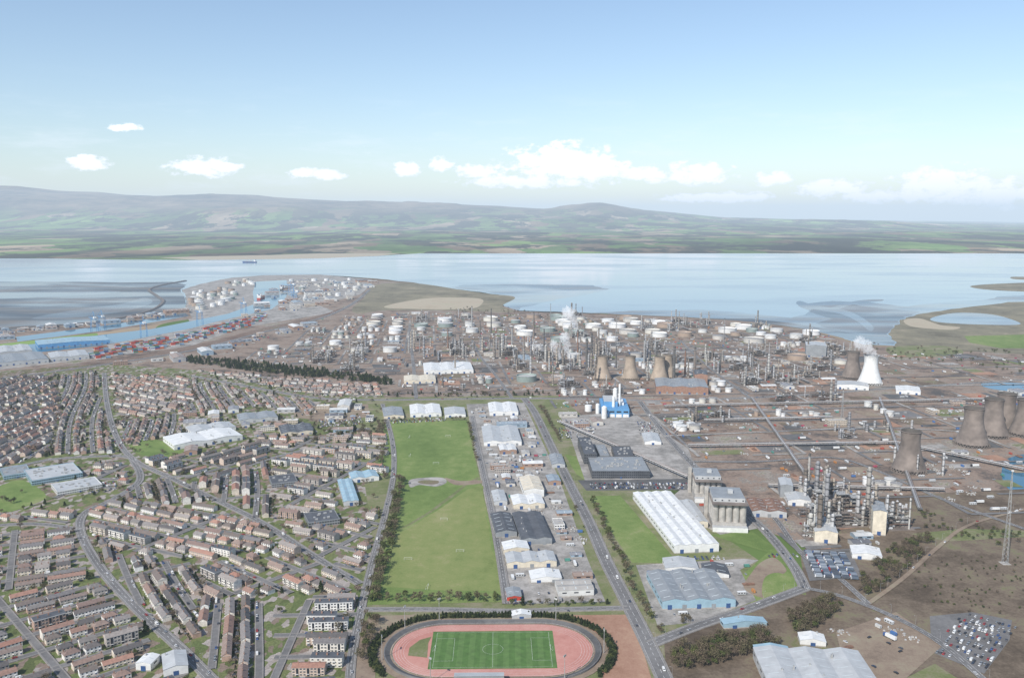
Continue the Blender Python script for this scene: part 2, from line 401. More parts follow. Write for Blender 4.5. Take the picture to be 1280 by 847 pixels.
area('mudflat', [(740, 391), (800, 388), (880, 387), (930, 391), (990, 397), (1010, 392), (1000, 380), (1040, 376), (1090, 378), (1130, 383), (1200, 376), (1300, 366), (1300, 377), (1200, 385), (1150, 392), (1126, 400), (1112, 415), (1119, 432), (1080, 430), (1040, 419), (1000, 409), (940, 401), (850, 396)], W_mud2, jit=.08)
area('mudflat', [(1020, 383), (1060, 380), (1110, 386), (1150, 389), (1124, 400), (1110, 415), (1117, 430), (1082, 428), (1050, 418), (1020, 404), (1040, 398), (1010, 390)], W_mid, jit=.06)
area('mudflat', [(990, 404), (1040, 412), (1075, 418), (1116, 421), (1117, 430), (1082, 429), (1045, 420), (1000, 410), (940, 402), (880, 398), (940, 398)], W_mud, jit=.04)
area('foreshore', [(200, 322), (250, 320.5), (330, 319), (420, 316), (470, 312), (530, 311), (530, 314), (470, 320), (400, 323), (330, 324), (250, 325)], G_sand, jit=.03)
area('salt_marsh', [(1215, 357), (1260, 354), (1320, 353), (1320, 364), (1270, 364), (1225, 361)], G_marsh, True)
area('salt_marsh', [(1320, 345), (1290, 346), (1265, 346), (1270, 349), (1320, 350)], G_marsh, True)
area('tidal_creek', [(1000, 376), (1020, 382), (1055, 387), (1078, 397), (1092, 409), (1086, 413), (1072, 402), (1050, 392), (1015, 386), (996, 380)], W_mud2, True)
area('tidal_creek', [(1040, 384), (1070, 376), (1100, 374), (1102, 376), (1072, 379), (1045, 387)], W_mud2, True)

# land south of the shore
area('industrial_ground', [(-600, 520), (-300, 470), (0, 446), (130, 425), (230, 403), (300, 392), (360, 372), (420, 352), (470, 350), (515, 354), (600, 368), (628, 382), (650, 389), (740, 392.5), (850, 397), (940, 402), (1000, 411), (1040, 421), (1080, 432), (1120, 434), (1200, 440), (1500, 430), (1900, 520), (1900, 800), (1280, 640), (1150, 640), (1000, 680), (900, 640), (830, 560), (780, 520), (400, 505), (200, 490)], G_brown)
area('salt_marsh', [(470, 356), (520, 354), (600, 366), (643, 371), (628, 382), (640, 390), (560, 388), (480, 388), (450, 392), (440, 386), (455, 372)], G_marsh, True)
area('beach', [(505, 377), (545, 372), (598, 373), (602, 380), (585, 386), (520, 386), (480, 384)], G_sand, True)
area('port_ground', [(228, 362), (250, 355), (290, 347), (330, 344), (400, 343), (440, 347), (470, 350), (450, 368), (400, 380), (340, 392), (240, 410), (235, 385), (233, 372)], G_yard, jit=.03)
area('port_ground', [(-200, 450), (0, 414), (60, 407), (130, 403), (200, 394), (235, 386), (240, 398), (130, 415), (0, 430), (-200, 465)], G_brown)
area('container_yard', [(-200, 480), (0, 452), (130, 432), (240, 408), (330, 390), (400, 382), (420, 390), (300, 410), (240, 432), (100, 450), (0, 462), (-200, 495)], G_yard)
area('dock_water', [(-200, 462), (0, 434), (60, 428), (130, 418), (190, 411), (240, 401), (285, 392), (318, 380), (316, 365), (320, 352), (358, 350), (362, 362), (356, 374), (340, 386), (310, 393), (270, 402), (240, 410), (200, 418), (130, 431), (60, 439), (0, 445), (-200, 476)], W_dock)
area('dock_water', [(20, 421), (130, 407), (232, 391), (236, 395), (130, 413), (22, 427)], W_dock)
area('salt_marsh', [(1120, 434), (1112, 415), (1126, 400), (1150, 392), (1200, 385), (1260, 378), (1600, 370), (1700, 440), (1300, 444)], G_marsh, jit=.04)
area('field', [(1110, 434), (1170, 432), (1200, 436), (1196, 444), (1125, 446)], G_grass2, True)
area('field', [(1205, 420), (1280, 418), (1400, 418), (1400, 436), (1250, 435), (1212, 428)], G_grass)
area('sand_bank', [(1130, 400), (1150, 398), (1175, 406), (1200, 409), (1185, 412), (1140, 408)], G_sand, True)
area('lagoon', [(1165, 397), (1195, 391), (1240, 393), (1272, 402), (1268, 406), (1210, 405), (1170, 402)], W_mud2, True)
area('pond', [(1262, 572), (1300, 568), (1320, 600), (1300, 625), (1262, 612), (1252, 590)], W_dock, True)
area('lagoon', [(1235, 478), (1330, 482), (1330, 494), (1240, 486)], W_dock, True)

# suburban ground
area('garden_ground', [(-400, 500), (0, 464), (130, 455), (240, 462), (400, 478), (485, 492), (470, 700), (440, 770), (440, 900), (-400, 900)], G_sub)
area('rough_grass', [(440, 497), (700, 494), (770, 560), (860, 640), (1000, 735), (1300, 840), (1300, 960), (400, 960), (470, 700)], G_grass2)
area('rough_brown_ground', [(1000, 690), (1100, 620), (1500, 600), (1700, 960), (1150, 960), (1120, 850), (1010, 760)], G_moor)
area('rough_brown_ground', [(830, 800), (900, 775), (1000, 742), (1080, 760), (1200, 830), (1250, 960), (840, 960)], G_moor)
area('grass_verge', [(690, 560), (712, 556), (735, 600), (760, 650), (810, 740), (830, 800), (800, 770), (740, 650)], G_grass2)
area('grass', [(738, 620), (775, 619), (838, 692), (848, 704), (790, 703), (762, 662)], G_grass)
area('grass', [(720, 570), (706, 568), (720, 592), (732, 600)], G_grass)
area('grass', [(885, 668), (940, 664), (960, 678), (985, 690), (1000, 735), (940, 755), (920, 725), (960, 690)], G_grass)
area('concrete_yard', [(795, 706), (930, 698), (948, 700), (925, 712), (945, 750), (870, 778), (822, 782)], G_yard)
area('concrete_yard', [(838, 622), (865, 600), (925, 615), (950, 660), (900, 668), (850, 640)], G_yard)
area('concrete_yard', [(715, 552), (700, 520), (790, 515), (860, 560), (880, 612), (735, 612)], G_yard)
area('car_park', [(733, 613), (722, 600), (876, 598), (884, 612)], M_tarm)
area('industrial_yard', [(583, 505), (655, 503), (700, 600), (735, 700), (757, 752), (632, 755), (612, 650), (597, 580)], G_yard)
area('bare_soil', [(952, 702), (968, 697), (983, 712), (975, 722), (992, 736), (960, 748), (930, 735), (940, 715)], G_soil, True)
area('grass_island', [(956, 722), (975, 716), (998, 730), (985, 745), (955, 747)], G_grass, True)
area('grass', [(0, 607), (28, 600), (58, 620), (30, 634), (0, 640), (-60, 630)], G_grass, True)
area('grass', [(160, 552), (200, 550), (240, 566), (215, 572), (175, 568)], G_grass, True)
area('parched_field', [(360, 505), (460, 505), (462, 520), (425, 528), (370, 522)], G_soil)
area('bare_field', [(1095, 700), (1180, 690), (1290, 700), (1330, 780), (1270, 762), (1170, 765), (1110, 745)], G_moor, jit=.06)
area('grass', [(1140, 668), (1200, 660), (1290, 664), (1290, 672), (1180, 676)], G_grass2, jit=.06)
area('grass', [(1010, 830), (1060, 846), (1130, 850), (1170, 830), (1200, 850), (1160, 900), (1060, 880)], G_grass2, jit=.06)
# playing field
area('playing_field', [(478, 527), (583, 525), (590, 556), (600, 600), (611, 648), (628, 742), (630, 752), (458, 756), (482, 680), (496, 612), (497, 596), (471, 592)], G_grass)
area('playing_field', [(545, 640), (567, 623), (585, 611), (602, 606), (611, 648), (627, 740), (480, 736), (492, 670), (515, 658)], G_grass3, jit=.05)
area('worn_path', [(600, 598), (583, 607), (565, 622), (540, 640), (515, 655), (500, 662), (503, 659), (535, 640), (560, 621), (580, 606), (597, 596)], G_grass2)
area('bare_patch', [(512, 600), (530, 597), (553, 597), (558, 603), (545, 608), (525, 606), (513, 609)], G_yard, True)
area('bare_patch', [(522, 602), (532, 600), (548, 601), (545, 605), (530, 605)], G_moor, True)
area('worn_patch', [(556, 597), (575, 601), (600, 600), (602, 604), (570, 606)], G_soil, True)
area('red_blaes_pitch', [(690, 769), (782, 768), (800, 800), (818, 860), (770, 900), (730, 780)], G_blaes)
area('brown_soil', [(462, 770), (520, 768), (470, 800), (468, 900), (430, 900), (448, 790)], G_soil)
area('gravel_lot', [(1162, 770), (1215, 765), (1265, 775), (1262, 800), (1230, 842), (1165, 815)], M_asph)
area('dirt_lot', [(1045, 790), (1120, 765), (1180, 805), (1130, 850), (1060, 850)], G_soil)

# ------------------------------------------------------------------ stadium
SA = math.radians(1.0); SC = Vector((-17, 719))
def ring_pts(r, Ls=84.4, n=20):
    out = []
    for k in range(n+1):
        a = -math.pi/2+math.pi*k/n; out.append(Vector((Ls/2+r*math.cos(a), r*math.sin(a))))
    for k in range(n+1):
        a = math.pi/2+math.pi*k/n; out.append(Vector((-Ls/2+r*math.cos(a), r*math.sin(a))))
    return [Vector((p.x*math.cos(SA)-p.y*math.sin(SA)+SC.x, p.x*math.sin(SA)+p.y*math.cos(SA)+SC.y)) for p in out]
def ringmesh(b, r1, r2, z, m, z2=None):
    A, B = ring_pts(r1), ring_pts(r2); n = len(A); z2 = z if z2 is None else z2
    for i in range(n):
        j = (i+1) % n; b.face([(*A[i], z), (*B[i], z2), (*B[j], z2), (*A[j], z)], m)
z0 = .7
b = MB(); ringmesh(b, 47, 60, z0, G_soil); put('stadium_terrace', b.mesh('stadium_terrace'))
b = MB(); ringmesh(b, 48.5, 53, z0+.02, M_tarm, 2.4); ringmesh(b, 53, 54, 2.4, M_asph, 2.4); ringmesh(b, 54, 54.1, 2.4, M_asph, 0); put('cycle_track', b.mesh('cycle_track'))
b = MB(); ringmesh(b, 30, 46.4, z0+.05, G_track)
for k in range(0, 9, 2): ringmesh(b, 36.5+k*1.22-.06, 36.5+k*1.22+.06, z0+.06, M_line)
put('running_track', b.mesh('running_track'))
area('infield', ring_pts(36.2), G_track, world=True, z=z0+.03)
m, n, bb = nt('striped_turf')
tc = noise_out(n, .15, 4, .6); wv = N(n, 'ShaderNodeTexWave'); wv.inputs['Scale'].default_value = .031; wv.inputs['Distortion'].default_value = .3
g = N(n, 'ShaderNodeNewGeometry'); L(n, g.outputs['Position'], wv.inputs['Vector'])
r1 = ramp(n, [(.45, (.07, .145, .03)), (.55, (.09, .168, .042))]); L(n, wv.outputs[1], r1.inputs[0])
r2 = ramp(n, [(.3, (.8,)*3), (.7, (1.2,)*3)]); L(n, tc, r2.inputs[0]); L(n, mix(n, r1.outputs[0], r2.outputs[0], 1., 'MULTIPLY'), bb.inputs['Base Color']); bb.inputs['Roughness'].default_value = .9
M_turf = m
b = MB(); fx, fy = 55, 33.5
def sp(x, y, z): return (SC.x+x*math.cos(SA)-y*math.sin(SA), SC.y+x*math.sin(SA)+y*math.cos(SA), z)
b.face([sp(-fx, -fy, z0+.08), sp(fx, -fy, z0+.08), sp(fx, fy, z0+.08), sp(-fx, fy, z0+.08)], M_turf)
def ln(x0, y0, x1, y1, w=.06, z=z0+.1):
    if abs(x1-x0) > abs(y1-y0): b.face([sp(x0, y0-w, z), sp(x1, y0-w, z), sp(x1, y0+w, z), sp(x0, y0+w, z)], M_line)
    else: b.face([sp(x0-w, y0, z), sp(x0+w, y0, z), sp(x0+w, y1, z), sp(x0-w, y1, z)], M_line)
gx, gy = 51, 31
ln(-gx, -gy, gx, -gy); ln(-gx, gy, gx, gy); ln(-gx, -gy+.2, -gx, gy-.2, z=z0+.105); ln(gx, -gy+.2, gx, gy-.2, z=z0+.105); ln(0, -gy+.2, 0, gy-.2)
for s_ in (-1, 1):
    ln(s_*(gx-16.5), -20, s_*(gx-16.5), 20, z=z0+.11)
    for q in (-20, 20): ln(min(s_*gx, s_*(gx-16.5))+.2, q, max(s_*gx, s_*(gx-16.5))-.2, q)
for k in range(24):
    a = 2*math.pi*k/24; a2 = 2*math.pi*(k+1)/24
    b.face([sp(9*math.cos(a), 9*math.sin(a), z0+.115), sp(9.12*math.cos(a), 9.12*math.sin(a), z0+.115), sp(9.12*math.cos(a2), 9.12*math.sin(a2), z0+.115), sp(9*math.cos(a2), 9*math.sin(a2), z0+.115)], M_line)
put('football_pitch', b.mesh('football_pitch'))
area('throwing_sector', [Vector(sp(-58, 12, 0)[:2]), Vector(sp(-56, 24, 0)[:2]), Vector(sp(-66, 18, 0)[:2]), Vector(sp(-74, 4, 0)[:2]), Vector(sp(-74, -10, 0)[:2]), Vector(sp(-57, -14, 0)[:2])], G_grass2, world=True, z=z0+.12)
mark(SC.x, SC.y, 215, 128, SA)
b = MB()
b.beam((-3.66, 0, 0), (-3.66, 0, 2.44), .2, M_white); b.beam((3.66, 0, 0), (3.66, 0, 2.44), .2, M_white); b.beam((-3.75, 0, 2.44), (3.75, 0, 2.44), .2, M_white)
b.beam((-3.66, 0, 2.44), (-3.66, 2, 0), .1, M_white); b.beam((3.66, 0, 2.44), (3.66, 2, 0), .1, M_white); b.beam((-3.66, 2, .1), (3.66, 2, .1), .1, M_white)
ME_goal = b.mesh('football_goal')
for s_ in (-1, 1): p = sp(s_*gx, 0, 0); put('football_goal', ME_goal, p[0], p[1], SA-s_*math.pi/2, z0)
for (u, v_) in [(512, 547), (560, 546), (513, 570), (545, 580), (510, 700), (575, 690), (535, 735), (555, 650)]:
    p = G(u, v_); put('football_goal', ME_goal, p.x, p.y, R.choice((0, 1.57)), .5, 1.2)
b = MB(); b.cyl(0, 0, 0, .35, 22, M_steel, 8, .18)
b.box(0, 0, 21, 3.4, .5, 1.6, M_steel)
for i in range(4): b.box(-1.3+i*.87, -.35, 21.2, .6, .2, .9, M_white)
ME_flood = b.mesh('floodlight_mast')
A = ring_pts(56)
for i in (2, 9, 18, 22, 26, 33, 40): put('floodlight_mast', ME_flood, A[i].x, A[i].y, math.atan2(A[i].x-SC.x, -(A[i].y-SC.y))+math.pi, z0)
b = MB()
for i in range(7): b.box(0, -3+i*.9, 0, 40, .9, .6+i*.5, M_conc)
b.box(0, 4.2, 0, 41, .4, 8, M_mgrey); b.face([(-20.5, -4, 7), (20.5, -4, 7), (20.5, 4.6, 8.4), (-20.5, 4.6, 8.4)], M_lgrey)
for x in (-20, -10, 0, 10, 20): b.beam((x, -3.5, 0), (x, -3.5, 7), .3, M_steel)
put('spectator_stand', b.mesh('spectator_stand'), SC.x-10, SC.y-56, math.pi+SA, z0)
b = MB(); A = ring_pts(47.3); n_ = len(A)
for i in range(n_):
    j = (i+1) % n_; b.beam((*A[i], z0), (*A[i], z0+1.3), .12, M_white); b.beam((*A[i], z0+1.2), (*A[j], z0+1.2), .1, M_white)
put('track_railing', b.mesh('track_railing'))

# ------------------------------------------------------------------ trees
def tree_mesh(name, h, r, kind, seed):
    q = random.Random(seed); b = MB()
    m = {'bare': M_twig, 'leaf': M_leaf, 'con': M_needle}[kind]
    b.beam((0, 0, -.3), (q.uniform(-.2, .2), q.uniform(-.2, .2), h*(.5 if kind != 'con' else .95)), h*.05, M_bark, 6, h*.02)
    cl = []
    nl = 9 if kind != 'con' else 16
    for i in range(nl):
        a = i*2.4+q.uniform(-.4, .4)
        if kind == 'con':
            t = (i+1)/nl; z = h*(.12+.85*t); rr = r*(1.08-t)*q.uniform(.6, 1.1)
            e = (rr*.6*math.cos(a), rr*.6*math.sin(a), z-.1*h*(1-t)); b.beam((0, 0, z), e, .12, M_bark, 3, .05); cl.append((e, r*.42*(1.15-t)+.3))
        else:
            z = h*q.uniform(.28, .5); e = (r*q.uniform(.3, .8)*math.cos(a), r*q.uniform(.3, .8)*math.sin(a), h*q.uniform(.5, .9))
            b.beam((0, 0, z), e, h*.022, M_bark, 4, h*.006); cl.append((e, r*q.uniform(.32, .55)))
            for k in range(2):
                e2 = (e[0]+q.uniform(-1, 1)*r*.4, e[1]+q.uniform(-1, 1)*r*.4, e[2]+q.uniform(0, .15)*h); b.beam(e, e2, h*.008, M_bark, 3, .03)
    per = {'bare': 28, 'leaf': 28, 'con': 24}[kind]; sz = {'bare': .085, 'leaf': .095, 'con': .09}[kind]*h
    for (c, cr) in cl:
        for k in range(per):
            d = Vector((q.gauss(0, .5), q.gauss(0, .5), q.gauss(0, .42)))*cr; p = Vector(c)+d
            if p.z < h*.12: continue
            u_ = Vector((q.uniform(-1, 1), q.uniform(-1, 1), q.uniform(-.7, .7))).normalized(); w_ = u_.cross(Vector((q.uniform(-1, 1), q.uniform(-1, 1), q.uniform(-1, 1)))).normalized()
            s_ = sz*q.uniform(.5, 1.1); t_ = s_*(.42 if kind == 'bare' else .75)
            b.face([p-u_*s_, p+w_*t_, p+u_*s_*.9, p-w_*t_*.8], m)
    return b.mesh(name)
T_bare = [tree_mesh('bare_tree', 10, 4.2, 'bare', i) for i in range(5)]
T_leaf = [tree_mesh('broadleaf_tree', 8, 3.6, 'leaf', 20+i) for i in range(4)]
T_con = [tree_mesh('conifer_tree', 10, 3.9, 'con', 40+i) for i in range(4)]
def tree(x, y, kind='bare', s=1., chk=True):
    if chk and not tryp(x, y, 1, 1, 0): return
    L_, nm = {'bare': (T_bare, 'bare_tree'), 'leaf': (T_leaf, 'broadleaf_tree'), 'con': (T_con, 'conifer_tree')}[kind]
    k = s*R.uniform(.7, 1.25); put(nm, R.choice(L_), x, y, R.uniform(0, 6.28), .1, (k, k, k*R.uniform(.8, 1.1)))
def treeline(pts, sp_, kinds, s=1., jit=1.5, rows_=1):
    P_ = PX(pts)
    for i in range(len(P_)-1):
        d = P_[i+1]-P_[i]; Ls = d.length; nn = Vector((-d.y, d.x)).normalized(); t = 0
        while t < Ls:
            for r_ in range(rows_):
                p = P_[i]+d*(t/Ls)+nn*(r_*sp_*.9+R.uniform(-jit, jit))
                tree(p.x+R.uniform(-1, 1), p.y+R.uniform(-1, 1), R.choice(kinds), s)
            t += sp_*R.uniform(.7, 1.4)
def wood(pts, n_, kinds, s=1.):
    P_ = PX(pts); xs = [p.x for p in P_]; ys = [p.y for p in P_]; c = 0; t = 0
    while c < n_ and t < n_*6:
        t += 1; x = R.uniform(min(xs), max(xs)); y = R.uniform(min(ys), max(ys))
        if inpoly(x, y, P_) and mn.noise(Vector((x*.03, y*.03, 9))) > -.25: tree(x, y, R.choice(kinds), s); c += 1

# ------------------------------------------------------------------ vehicles
def car_mesh(kind):
    b = MB()
    def prof(pts, w, w2, mm):
        n_ = len(pts); Lf = [(-(w if not k else w2)/2, y, z) for y, z, k in pts]; Rt = [((w if not k else w2)/2, y, z) for y, z, k in pts]
        b.face(Lf[::-1], mm); b.face(Rt, mm)
        for i in range(n_):
            j = (i+1) % n_; b.face([Lf[i], Lf[j], Rt[j], Rt[i]], mm)
    if kind == 'car':
        prof([(-2.1, .3, 0), (2.1, .3, 0), (2.15, .7, 0), (1.9, .88, 0), (1.0, .98, 0), (-1.7, 1.0, 0), (-2.1, .9, 0)], 1.78, 1.4, M_car)
        prof([(.95, .99, 0), (.3, 1.42, 1), (-1.1, 1.44, 1), (-1.75, 1.01, 0)], 1.66, 1.25, M_glass)
        b.face([(-.62, .28, 1.435), (.62, .28, 1.435), (.62, -1.08, 1.455), (-.62, -1.08, 1.455)], M_car)
        wy = 1.3; wr = .33; ww = .9
    elif kind == 'van':
        prof([(-2.6, .35, 0), (2.6, .35, 0), (2.65, .95, 0), (2.0, 1.2, 0), (1.5, 2.15, 1), (-2.6, 2.25, 1)], 2.0, 1.85, M_white)
        b.face([(-.85, 1.98, 1.28), (.85, 1.98, 1.28), (.8, 1.6, 2.0), (-.8, 1.6, 2.0)], M_glass)
        for s_ in (-1, 1): b.face([(s_*1.01, 1.0, 1.3), (s_*1.01, 1.8, 1.3), (s_*.97, 1.5, 1.9), (s_*.96, 1.0, 1.9)], M_glass)
        wy = 1.7; wr = .38; ww = 1.0
    else:
        b.box(0, 5.6, .7, 2.4, 2.0, 2.6, M_car); b.box(0, 6.62, 1.8, 2.1, .06, .9, M_glass); b.box(0, 4.9, 3.3, 2.2, .8, .5, M_car)
        b.box(0, -1, 1.1, 2.5, 10.5, 2.8, M_white if kind == 'lorry' else M_trail); b.box(0, 0, .7, 1.2, 12, .35, M_dsteel)
        for yy in (5.5, 3.2, -3.6, -4.8):
            for s_ in (-1, 1): b.beam((s_*1.2, yy, .5), (s_*.85, yy, .5), 1.0, M_black, 10)
        return b.mesh(kind)
    for yy in (-wy, wy):
        for s_ in (-1, 1): b.beam((s_*ww, yy, wr), (s_*(ww-.25), yy, wr), wr*2, M_black, 10)
    return b.mesh(kind)
ME_car = car_mesh('car'); ME_van = car_mesh('van'); ME_lorry = car_mesh('lorry'); ME_trailer = car_mesh('tarpaulin_lorry')
def car(x, y, ang, z=.6, parked=True):
    if R.random() < .1: put('van', ME_van, x, y, ang, z)
    else: put('parked_car' if parked else 'car', ME_car, x, y, ang, z)
def carpark(A, B, FL, fill=.75, z=.6):
    a, b_, f_ = G(*A), G(*B), G(*FL); d = f_-a; ang = math.atan2(-d.x, d.y); X = Vector((math.cos(ang), math.sin(ang))); Y = Vector((-math.sin(ang), math.cos(ang)))
    w = (b_-a).dot(X); D = d.length; y = 3; k = 0
    while y < D:
        x = 1.5
        while x < w:
            if R.random() < fill:
                p = a+X*x+Y*(y+R.uniform(-.3, .3))
                if tryp(p.x, p.y, 1, 2, ang): car(p.x, p.y, ang+(math.pi if R.random() < .5 else 0)+R.uniform(-.03, .03), z)
            x += 2.6
        y += 5.2 if k % 2 == 0 else 11; k += 1

# ------------------------------------------------------------------ main roads
MAINR = []
def mroad(*a, **k):
    P_, z = road(*a, **k, main=True); MAINR.append((P_, z, a[1])); return P_
mroad([(655, 498), (668, 515), (690, 560), (712, 605), (735, 650), (757, 700), (780, 745), (803, 790), (822, 830), (845, 880)], 12)
mroad([(240, 470), (330, 487), (400, 498), (470, 500), (560, 499), (655, 498), (740, 499), (830, 501), (900, 499), (1000, 494), (1120, 485), (1300, 474)], 10)
mroad([(812, 806), (870, 783), (930, 763), (985, 743), (1006, 735)], 10)
mroad([(1006, 735), (990, 705), (955, 662), (905, 618), (862, 577), (825, 535), (800, 502)], 9)
mroad([(1006, 735), (1050, 745), (1110, 768), (1170, 800), (1230, 850), (1260, 880)], 7, pave=0)
mroad([(1085, 755), (1130, 722), (1175, 682), (1215, 655), (1300, 632)], 5, pave=0, cl=False, m=G_soil)
mroad([(130, 466), (133, 500), (143, 540), (165, 573), (215, 598), (270, 625), (330, 655), (400, 700), (450, 730)], 7.5, pave=1.5)
mroad([(165, 573), (175, 600), (140, 625), (108, 640), (100, 662), (122, 705), (165, 755), (225, 810), (285, 870)], 8, pave=1.5)
mroad([(478, 505), (490, 550), (492, 590), (482, 640), (466, 700), (452, 760), (440, 820), (436, 880)], 6, pave=1.2)
mroad([(590, 520), (600, 570), (612, 625), (624, 690), (634, 755)], 6)
mroad([(452, 762), (540, 762), (640, 764), (700, 762), (785, 760)], 6)
mroad([(-60, 480), (100, 460), (240, 438), (330, 415), (400, 398), (440, 380), (462, 362)], 12)
mroad([(0, 590), (60, 575), (140, 570), (165, 573)], 7, pave=1.5)
mroad([(200, 597), (280, 590), (350, 570), (420, 555), (485, 560)], 6, pave=1.5)
mroad([(100, 662), (40, 655), (-40, 660)], 7, pave=1.5)
mroad([(862, 577), (950, 577), (1040, 572), (1100, 590), (1180, 625), (1300, 668)], 7, pave=0)
mroad([(800, 520), (900, 518), (1010, 512), (1130, 508), (1300, 512)], 7, pave=0)
mroad([(830, 545), (960, 540), (1100, 535), (1300, 545)], 6, pave=0, m=G_yard)
mroad([(905, 618), (960, 640), (1000, 690), (1040, 715), (1085, 755)], 7, pave=0)
mroad([(640, 498), (620, 470), (600, 445), (590, 425)], 8, pave=0)
mroad([(520, 498), (517, 460), (513, 425), (512, 405)], 8, pave=0)
mroad([(940, 499), (900, 470), (870, 445), (850, 425)], 8, pave=0)
mroad([(440, 425), (560, 428), (700, 430), (850, 433), (1000, 440), (1080, 452)], 8, pave=0)
for k in range(5):
    road([(-60, 474+k*1.3), (100, 454+k*1.2), (240, 432+k*1.1), (330, 410+k*.9), (395, 396+k*.8), (430, 384+k*.6)], 3, 'railway_track', 0, True, False, M_rust)
b = MB(); P_ = catmull(PX([(-200, 425), (0, 411), (110, 404), (180, 391), (204, 378), (196, 370), (187, 362), (205, 356), (232, 351)]), 8)
for i in range(len(P_)-1):
    d = (P_[i+1]-P_[i]).normalized(); nn = Vector((-d.y, d.x))*11; nn2 = nn*.35
    a, c = P_[i], P_[i+1]
    b.face([(*(a-nn), 0), (*(c-nn), 0), (*(c-nn2), 4.5), (*(a-nn2), 4.5)], M_dsteel); b.face([(*(a-nn2), 4.5), (*(c-nn2), 4.5), (*(c+nn2), 4.5), (*(a+nn2), 4.5)], M_concd); b.face([(*(a+nn2), 4.5), (*(c+nn2), 4.5), (*(c+nn), 0), (*(a+nn), 0)], M_dsteel)
put('breakwater', b.mesh('breakwater'))

# ------------------------------------------------------------------ large buildings
def rect(A, B, FL):
    a, b_, f_ = G(*A), G(*B), G(*FL); d = f_-a; ang = math.atan2(-d.x, d.y); X = Vector((math.cos(ang), math.sin(ang))); Y = Vector((-math.sin(ang), math.cos(ang)))
    w = (b_-a).dot(X); D = d.length; c = a+X*w/2+Y*D/2; return c, w, D, ang
def shed_mesh(w, d, h, wall, roof, bays=1, lights=True, name='warehouse', doors=True, plinth=None):
    b = MB(); x0 = -w/2; y0 = -d/2; bw = w/bays; rise = min(bw*.11, 2.6)
    b.face([(x0, y0, 0), (-x0, y0, 0), (-x0, y0, h), (x0, y0, h)], wall); b.face([(-x0, -y0, 0), (x0, -y0, 0), (x0, -y0, h), (-x0, -y0, h)], wall)
    b.face([(-x0, y0, 0), (-x0, -y0, 0), (-x0, -y0, h), (-x0, y0, h)], wall); b.face([(x0, -y0, 0), (x0, y0, 0), (x0, y0, h), (x0, -y0, h)], wall)
    o = .4
    for i in range(bays):
        a = x0+i*bw; c = a+bw; mdl = (a+c)/2; ea = a-(o if i == 0 else 0); ec = c+(o if i == bays-1 else 0); zl = h+.02
        b.face([(ea, y0-o, zl), (mdl, y0-o, h+rise), (mdl, -y0+o, h+rise), (ea, -y0+o, zl)][::-1], roof)
        b.face([(mdl, y0-o, h+rise), (ec, y0-o, zl), (ec, -y0+o, zl), (mdl, -y0+o, h+rise)][::-1], roof)
        for yy, sg in ((y0, 1), (-y0, -1)):
            t = [(a, yy, h), (c, yy, h), (mdl, yy, h+rise)]; b.face(t if sg > 0 else t[::-1], wall)
        if lights:
            k = int(d/12)
            for j in range(k):
                yy = y0+d*(j+.5)/k
                for sg in (-1, 1):
                    xa = mdl+sg*bw*.12; xb = mdl+sg*bw*.4; za = h+rise*(1-.24)+.08; zb = h+rise*(1-.8)+.08
                    b.face([(xa, yy-.5, za), (xb, yy-.5, zb), (xb, yy+.5, zb), (xa, yy+.5, za)], M_rlight)
    pm = plinth or M_conc
    for sg in (-1, 1): b.box(0, sg*(d/2+.03), 0, w, .12, 1.3, pm); b.box(sg*(w/2+.03), 0, 0, .12, d-.2, 1.3, pm)
    if doors:
        k = max(1, int(w/14))
        for j in range(k): b.box(x0+w*(j+.5)/k, y0-.1, 0, 4.2, .25, min(5, h*.7), M_mgrey if j % 2 else M_dblue)
        k = max(1, int(d/11))
        for j in range(k):
            for sg in (-1, 1): b.box(sg*(w/2+.05), y0+d*(j+.5)/k, h*.55, .2, 5, 1.3, M_glass)
    k = max(1, int(w*d/700))
    q = random.Random(int(w*7+d))
    for j in range(min(k, 14)):
        xx = q.uniform(-.4, .4)*w; yy = q.uniform(-.42, .42)*d; s_ = q.uniform(.7, 1.6); b.box(xx, yy, h, s_, s_, rise+q.uniform(.6, 1.4), M_steel)
    return b.mesh(name)
def flat_mesh(w, d, h, wall, roof, name='office_building', storeys=2, band=True):
    b = MB(); b.box(0, 0, 0, w, d, h, wall, roof)
    for (x, y, ww, dd) in ((0, -d/2+.2, w+.3, .4), (0, d/2-.2, w+.3, .4), (-w/2+.2, 0, .4, d-.85), (w/2-.2, 0, .4, d-.85)): b.box(x, y, h-.1, ww, dd, .8, wall)
    sh = h/storeys
    for s_ in range(storeys):
        zz = s_*sh+sh*.35
        k = max(1, int(w/3))
        for j in range(k):
            for sg in (-1, 1): b.box(-w/2+w*(j+.5)/k, sg*(d/2+.02), zz, w/k*.7, .12, sh*.42, M_glass)
        k = max(1, int(d/3))
        for j in range(k):
            for sg in (-1, 1): b.box(sg*(w/2+.02), -d/2+d*(j+.5)/k, zz, .12, d/k*.7, sh*.42, M_glass)
    b.box(0, -d/2-.3, 0, 2.4, .6, 2.6, M_dblue)
    q = random.Random(int(w*3+d))
    for j in range(int(w*d/180)+1): b.box(q.uniform(-.38, .38)*w, q.uniform(-.36, .36)*d, h, q.uniform(1.5, 4), q.uniform(1.5, 3), q.uniform(.8, 2), M_steel)
    return b.mesh(name)
def bld(A, B, FL, h, wall, roof, name='warehouse', bays=1, flat=0, lights=True, z=0, plinth=None):
    c, w, d, ang = rect(A, B, FL)
    me = flat_mesh(w, d, h, wall, roof, name, flat) if flat else shed_mesh(w, d, h, wall, roof, bays, lights, name, plinth=plinth)
    put(name, me, c.x, c.y, ang, z); mark(c.x, c.y, w+4, d+4, ang); return c, w, d, ang
